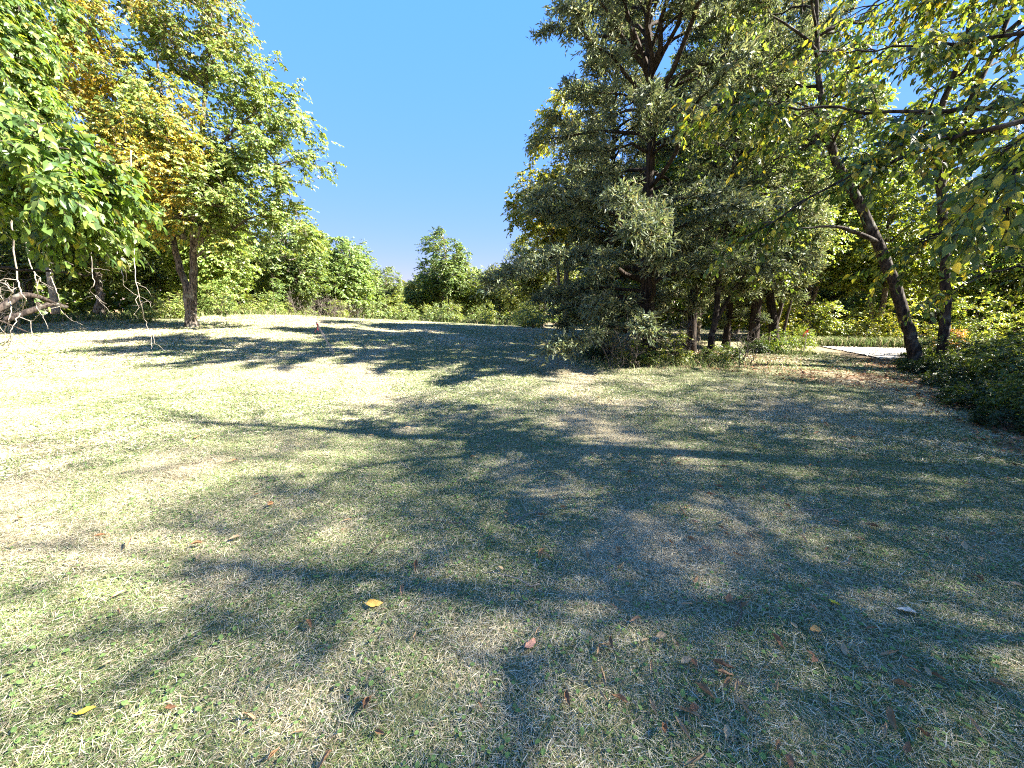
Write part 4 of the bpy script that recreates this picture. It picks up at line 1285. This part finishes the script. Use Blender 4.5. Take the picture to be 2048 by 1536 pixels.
def build_weeds():
    rs = np.random.default_rng(78)
    G = Geo()
    n = 46000
    # fringes: wood edge by the forked tree, far end, foot of corner cedar, lane verge
    xs, ys, hs = [], [], []
    m = 11000
    t = rs.uniform(0, 1, m)
    xs.append(-17.6 - 9 * sstep(.35, 0, t) - np.abs(rs.normal(size=m)) * 1.3 - .4); ys.append(14 + 32 * t + rs.normal(size=m) * .7); hs.append(np.full(m, .55))
    m = 6000
    xs.append(rs.uniform(-17, 2, m)); ys.append(46.5 + rs.normal(size=m) * 1.3); hs.append(np.full(m, .8))
    m = 3500
    xs.append(4.6 + rs.normal(size=m) * 1.4); ys.append(11.7 + rs.normal(size=m) * .7); hs.append(np.full(m, .28))
    m = 5000
    k = rs.uniform(0, 1, m)
    xs.append(12.5 + 9 * k + rs.normal(size=m) * .3); ys.append(18.9 - 3.6 * k + np.abs(rs.normal(size=m)) * .9); hs.append(np.full(m, .55))
    m = 4000
    xs.append(10.0 + 3.6 * rs.uniform(size=m)); ys.append(15.2 + rs.normal(size=m) * .5); hs.append(np.full(m, .22))
    x, y, h = np.concatenate(xs), np.concatenate(ys), np.concatenate(hs)
    ok = lane_dist(x, y) > LANE_W - .2
    x, y, h = x[ok], y[ok], h[ok]
    n = len(x)
    z = ground_h(x, y)
    az = rs.uniform(0, 6.283, n)
    L = h * rs.uniform(.3, 1.25, n)
    r = np.hypot(x, y)
    W = np.maximum(.006, .0011 * r) * rs.uniform(.8, 1.6, n)
    d = norm(np.stack([np.cos(az) * .4, np.sin(az) * .4, np.ones(n)], -1))
    s = np.stack([-np.sin(az), np.cos(az), np.zeros(n)], -1)
    p = np.stack([x, y, z - .01], -1)
    mid = p + d * (L * .6)[:, None]
    d2 = d + np.stack([np.cos(az) * .6, np.sin(az) * .6, -.5 * np.ones(n)], -1)
    tip = mid + d2 * (L * .45)[:, None]
    v = np.stack([p - s * W[:, None] / 2, p + s * W[:, None] / 2, mid + s * W[:, None] / 2.3, mid - s * W[:, None] / 2.3, tip], 1)
    t = np.array([[0, 1, 2], [0, 2, 3], [3, 2, 4]])
    c = pick_cols(rs, n, [(.11, .16, .05), (.15, .19, .06), (.36, .31, .18), (.22, .22, .09)], [4, 3, 2, 2])
    G.add(v.reshape(-1, 3), (t[None] + (np.arange(n) * 5)[:, None, None]).reshape(-1, 3), np.repeat(c, 5, 0))
    tag(obj('tall_grass', G.mesh('tall_grass', M_GRASS, False)), 'unmown tall grass and weeds fringing the lawn and lane', 'grass', kind='stuff')
build_weeds()

# ------------------------------------------------------------------ leaf litter and single fallen leaves
BROWN = [(.30, .17, .085), (.22, .115, .06), (.38, .26, .15), (.16, .085, .05), (.42, .33, .22)]
def build_litter():
    rs = np.random.default_rng(88)
    n = 200000
    r = np.sqrt(rs.uniform(4, 24 ** 2, n)); a = rs.uniform(R(-80), R(80), n)
    x, y = r * np.sin(a), r * np.cos(a)
    keep = (rs.uniform(size=n) < np.clip(litter_amount(x, y) * 1.2 - .15, 0, 1)) & (lane_dist(x, y) > LANE_W) & (rs.uniform(size=n) < np.clip(6 / r + .35, 0, 1))
    x, y = x[keep], y[keep]
    n = len(x)
    P = np.stack([x, y, ground_h(x, y) + rs.uniform(.006, .03, n)], -1)
    D = runit(rs, n); D[:, 2] *= .25
    Nn = np.array([0, 0, 1.]) + rs.normal(size=(n, 3)) * .45
    L = rs.uniform(.04, .10, n)
    G = Geo()
    G.leaves(P, D, Nn, L, L * .55, pick_cols(rs, n, BROWN, [3, 3, 2, 3, 1]), T_DIA)
    tag(obj('leaf_litter', G.mesh('leaf_litter', M_LITTER, False)), 'brown leaf litter covering the soil under the trees', 'leaf litter', kind='stuff')
build_litter()

def curled_leaf(seed, L, W, curl, fold, col):
    rs = np.random.default_rng(seed)
    nu, nv = 8, 5
    u = np.linspace(0, 1, nu)[:, None]; v = np.linspace(-1, 1, nv)[None]
    half = W / 2 * np.sin(math.pi * np.clip(u * .94 + .04, 0, 1)) ** .75 * (1 - .25 * u)
    ang = v * curl * (1 + .3 * np.sin(u * 4 + seed))
    if curl > .05:
        yy = half * np.sin(ang) / curl
        zz = half * (1 - np.cos(ang)) / curl
    else:
        yy = half * v; zz = np.abs(v) * half * fold
    zz = zz + fold * L * .35 * (u - .5) ** 2 + rs.normal(size=(nu, nv)) * .0018
    xx = (u - .5) * L + 0 * v + rs.normal(size=(nu, nv)) * .0015
    P = np.stack([xx, yy + .12 * L * (u - .5) ** 2, zz + .004], -1).reshape(-1, 3)
    t = []
    for i in range(nu - 1):
        for j in range(nv - 1):
            q = i * nv + j
            t += [[q, q + nv, q + nv + 1], [q, q + nv + 1, q + 1]]
    G = Geo()
    c = np.tile(np.array(col), (len(P), 1)) * (1 + .12 * rs.normal(size=(len(P), 1)))
    G.add(P, t, np.clip(c, .01, 1))
    st = jitter_path(rs, (-L * .5, 0, .006), (-L * .72, .01, .012), 4, .2)
    G.tube(st, .0012, 4, np.array(col) * .7)
    return G.mesh('fallen_leaf', M_LITTER)

def build_fallen():
    rs = np.random.default_rng(99)
    kinds = [
        ('curled brown dry leaf lying on the lawn', 'curled brown leaves on the lawn', [curled_leaf(i, .095, .05, 1.5, .15, c) for i, c in enumerate([BROWN[0], BROWN[1], (.34, .20, .11)])], 120),
        ('rolled tan dry leaf lying on the lawn', 'rolled tan leaves on the lawn', [curled_leaf(10 + i, .10, .045, 2.3, .1, c) for i, c in enumerate([BROWN[2], (.40, .28, .16)])], 95),
        ('small flat reddish brown leaf lying on the lawn', 'reddish brown leaves on the lawn', [curled_leaf(20 + i, .065, .045, .5, .3, c) for i, c in enumerate([(.27, .14, .075), (.21, .11, .06)])], 45),
        ('pale dried leaf lying on the lawn', 'pale dried leaves on the lawn', [curled_leaf(30 + i, .075, .045, .9, .25, c) for i, c in enumerate([(.33, .25, .15), (.28, .21, .13)])], 34),
    ]
    for lab, grp, ms, n in kinds:
        c = 0
        while c < n:
            r = 1.25 + 6.0 * rs.uniform() ** 1.25; a = R(rs.uniform(-56, 56))
            if rs.uniform() > .15 + .85 * sstep(-15, 40, math.degrees(a)):
                continue
            x, y = r * math.sin(a), r * math.cos(a)
            o = obj('fallen_leaf', ms[c % len(ms)], None, (x, y, H(x, y) + .030 + rs.uniform(0, .018)))
            o.rotation_euler = (rs.normal() * .3, rs.normal() * .3, rs.uniform(0, 6.28))
            s = rs.uniform(.45, .9)
            o.scale = (s, s, s)
            tag(o, lab, 'leaf', grp)
            c += 1
    def one(u, v, me, lab, rz, s=1.0, tilt=.2):
        dv = (768 - v) / FPX
        Y = 3.0
        for _ in range(12):
            p = at(u, v, Y)
            Y *= (CAM_Z - H(p[0], p[1]) - .02) / max(CAM_Z - p[2], .05)
        p = at(u, v, Y)
        o = obj('fallen_leaf', me, None, (p[0], p[1], H(p[0], p[1]) + .025))
        o.rotation_euler = (tilt, .1, rz)
        o.scale = (s, s, s)
        tag(o, lab, 'leaf')
    one(1812, 1224, curled_leaf(51, .085, .055, .6, .1, (.50, .46, .38)), 'large silvery white upturned leaf on the shaded lawn', 2.6)
    one(750, 1210, curled_leaf(52, .08, .055, 1.2, .3, (.55, .36, .10)), 'big curled golden brown leaf on a sunlit patch of lawn', .2, 1.1, .5)
    one(1062, 1290, curled_leaf(53, .075, .055, .4, .1, (.48, .25, .17)), 'flat pinkish brown speckled leaf on the lawn', .9, .95)
    one(1630, 1262, curled_leaf(54, .065, .05, .8, .3, (.60, .30, .10)), 'small orange leaf cupped upright on the lawn', .3)
    one(1668, 1208, curled_leaf(55, .05, .04, .5, .2, (.66, .46, .05)), 'bright yellow leaf scrap on the lawn', 2.2)
    one(172, 1425, curled_leaf(56, .055, .025, .5, .2, (.60, .45, .06)), 'narrow yellow leaf on the lawn', .7)
build_fallen()

def build_sticks():
    rs = np.random.default_rng(123)
    labs = ['bare twig lying on the lawn']
    for i in range(16):
        r = rs.uniform(2, 6.5); a = R(rs.uniform(-45, 50))
        x, y = r * math.sin(a), r * math.cos(a)
        L = rs.uniform(.18, .42); az = rs.uniform(0, 3.14)
        p = jitter_path(rs, (-L / 2 * math.cos(az), -L / 2 * math.sin(az), 0), (L / 2 * math.cos(az), L / 2 * math.sin(az), .01), 6, .2)
        G = Geo()
        G.tube(p, np.linspace(.0045, .002, 6), 5)
        q = rs.normal(size=3) * .05
        G.tube(np.stack([p[3] - q * .04, p[3] + q * .4, p[3] + q]), [.0028, .002, .001], 4)
        tag(obj('twig', G.mesh('twig', M_VINE if i % 2 else M_TWIG), None, (x, y, H(x, y) + .03)), labs[0], 'twig', 'twigs on the lawn')
build_sticks()
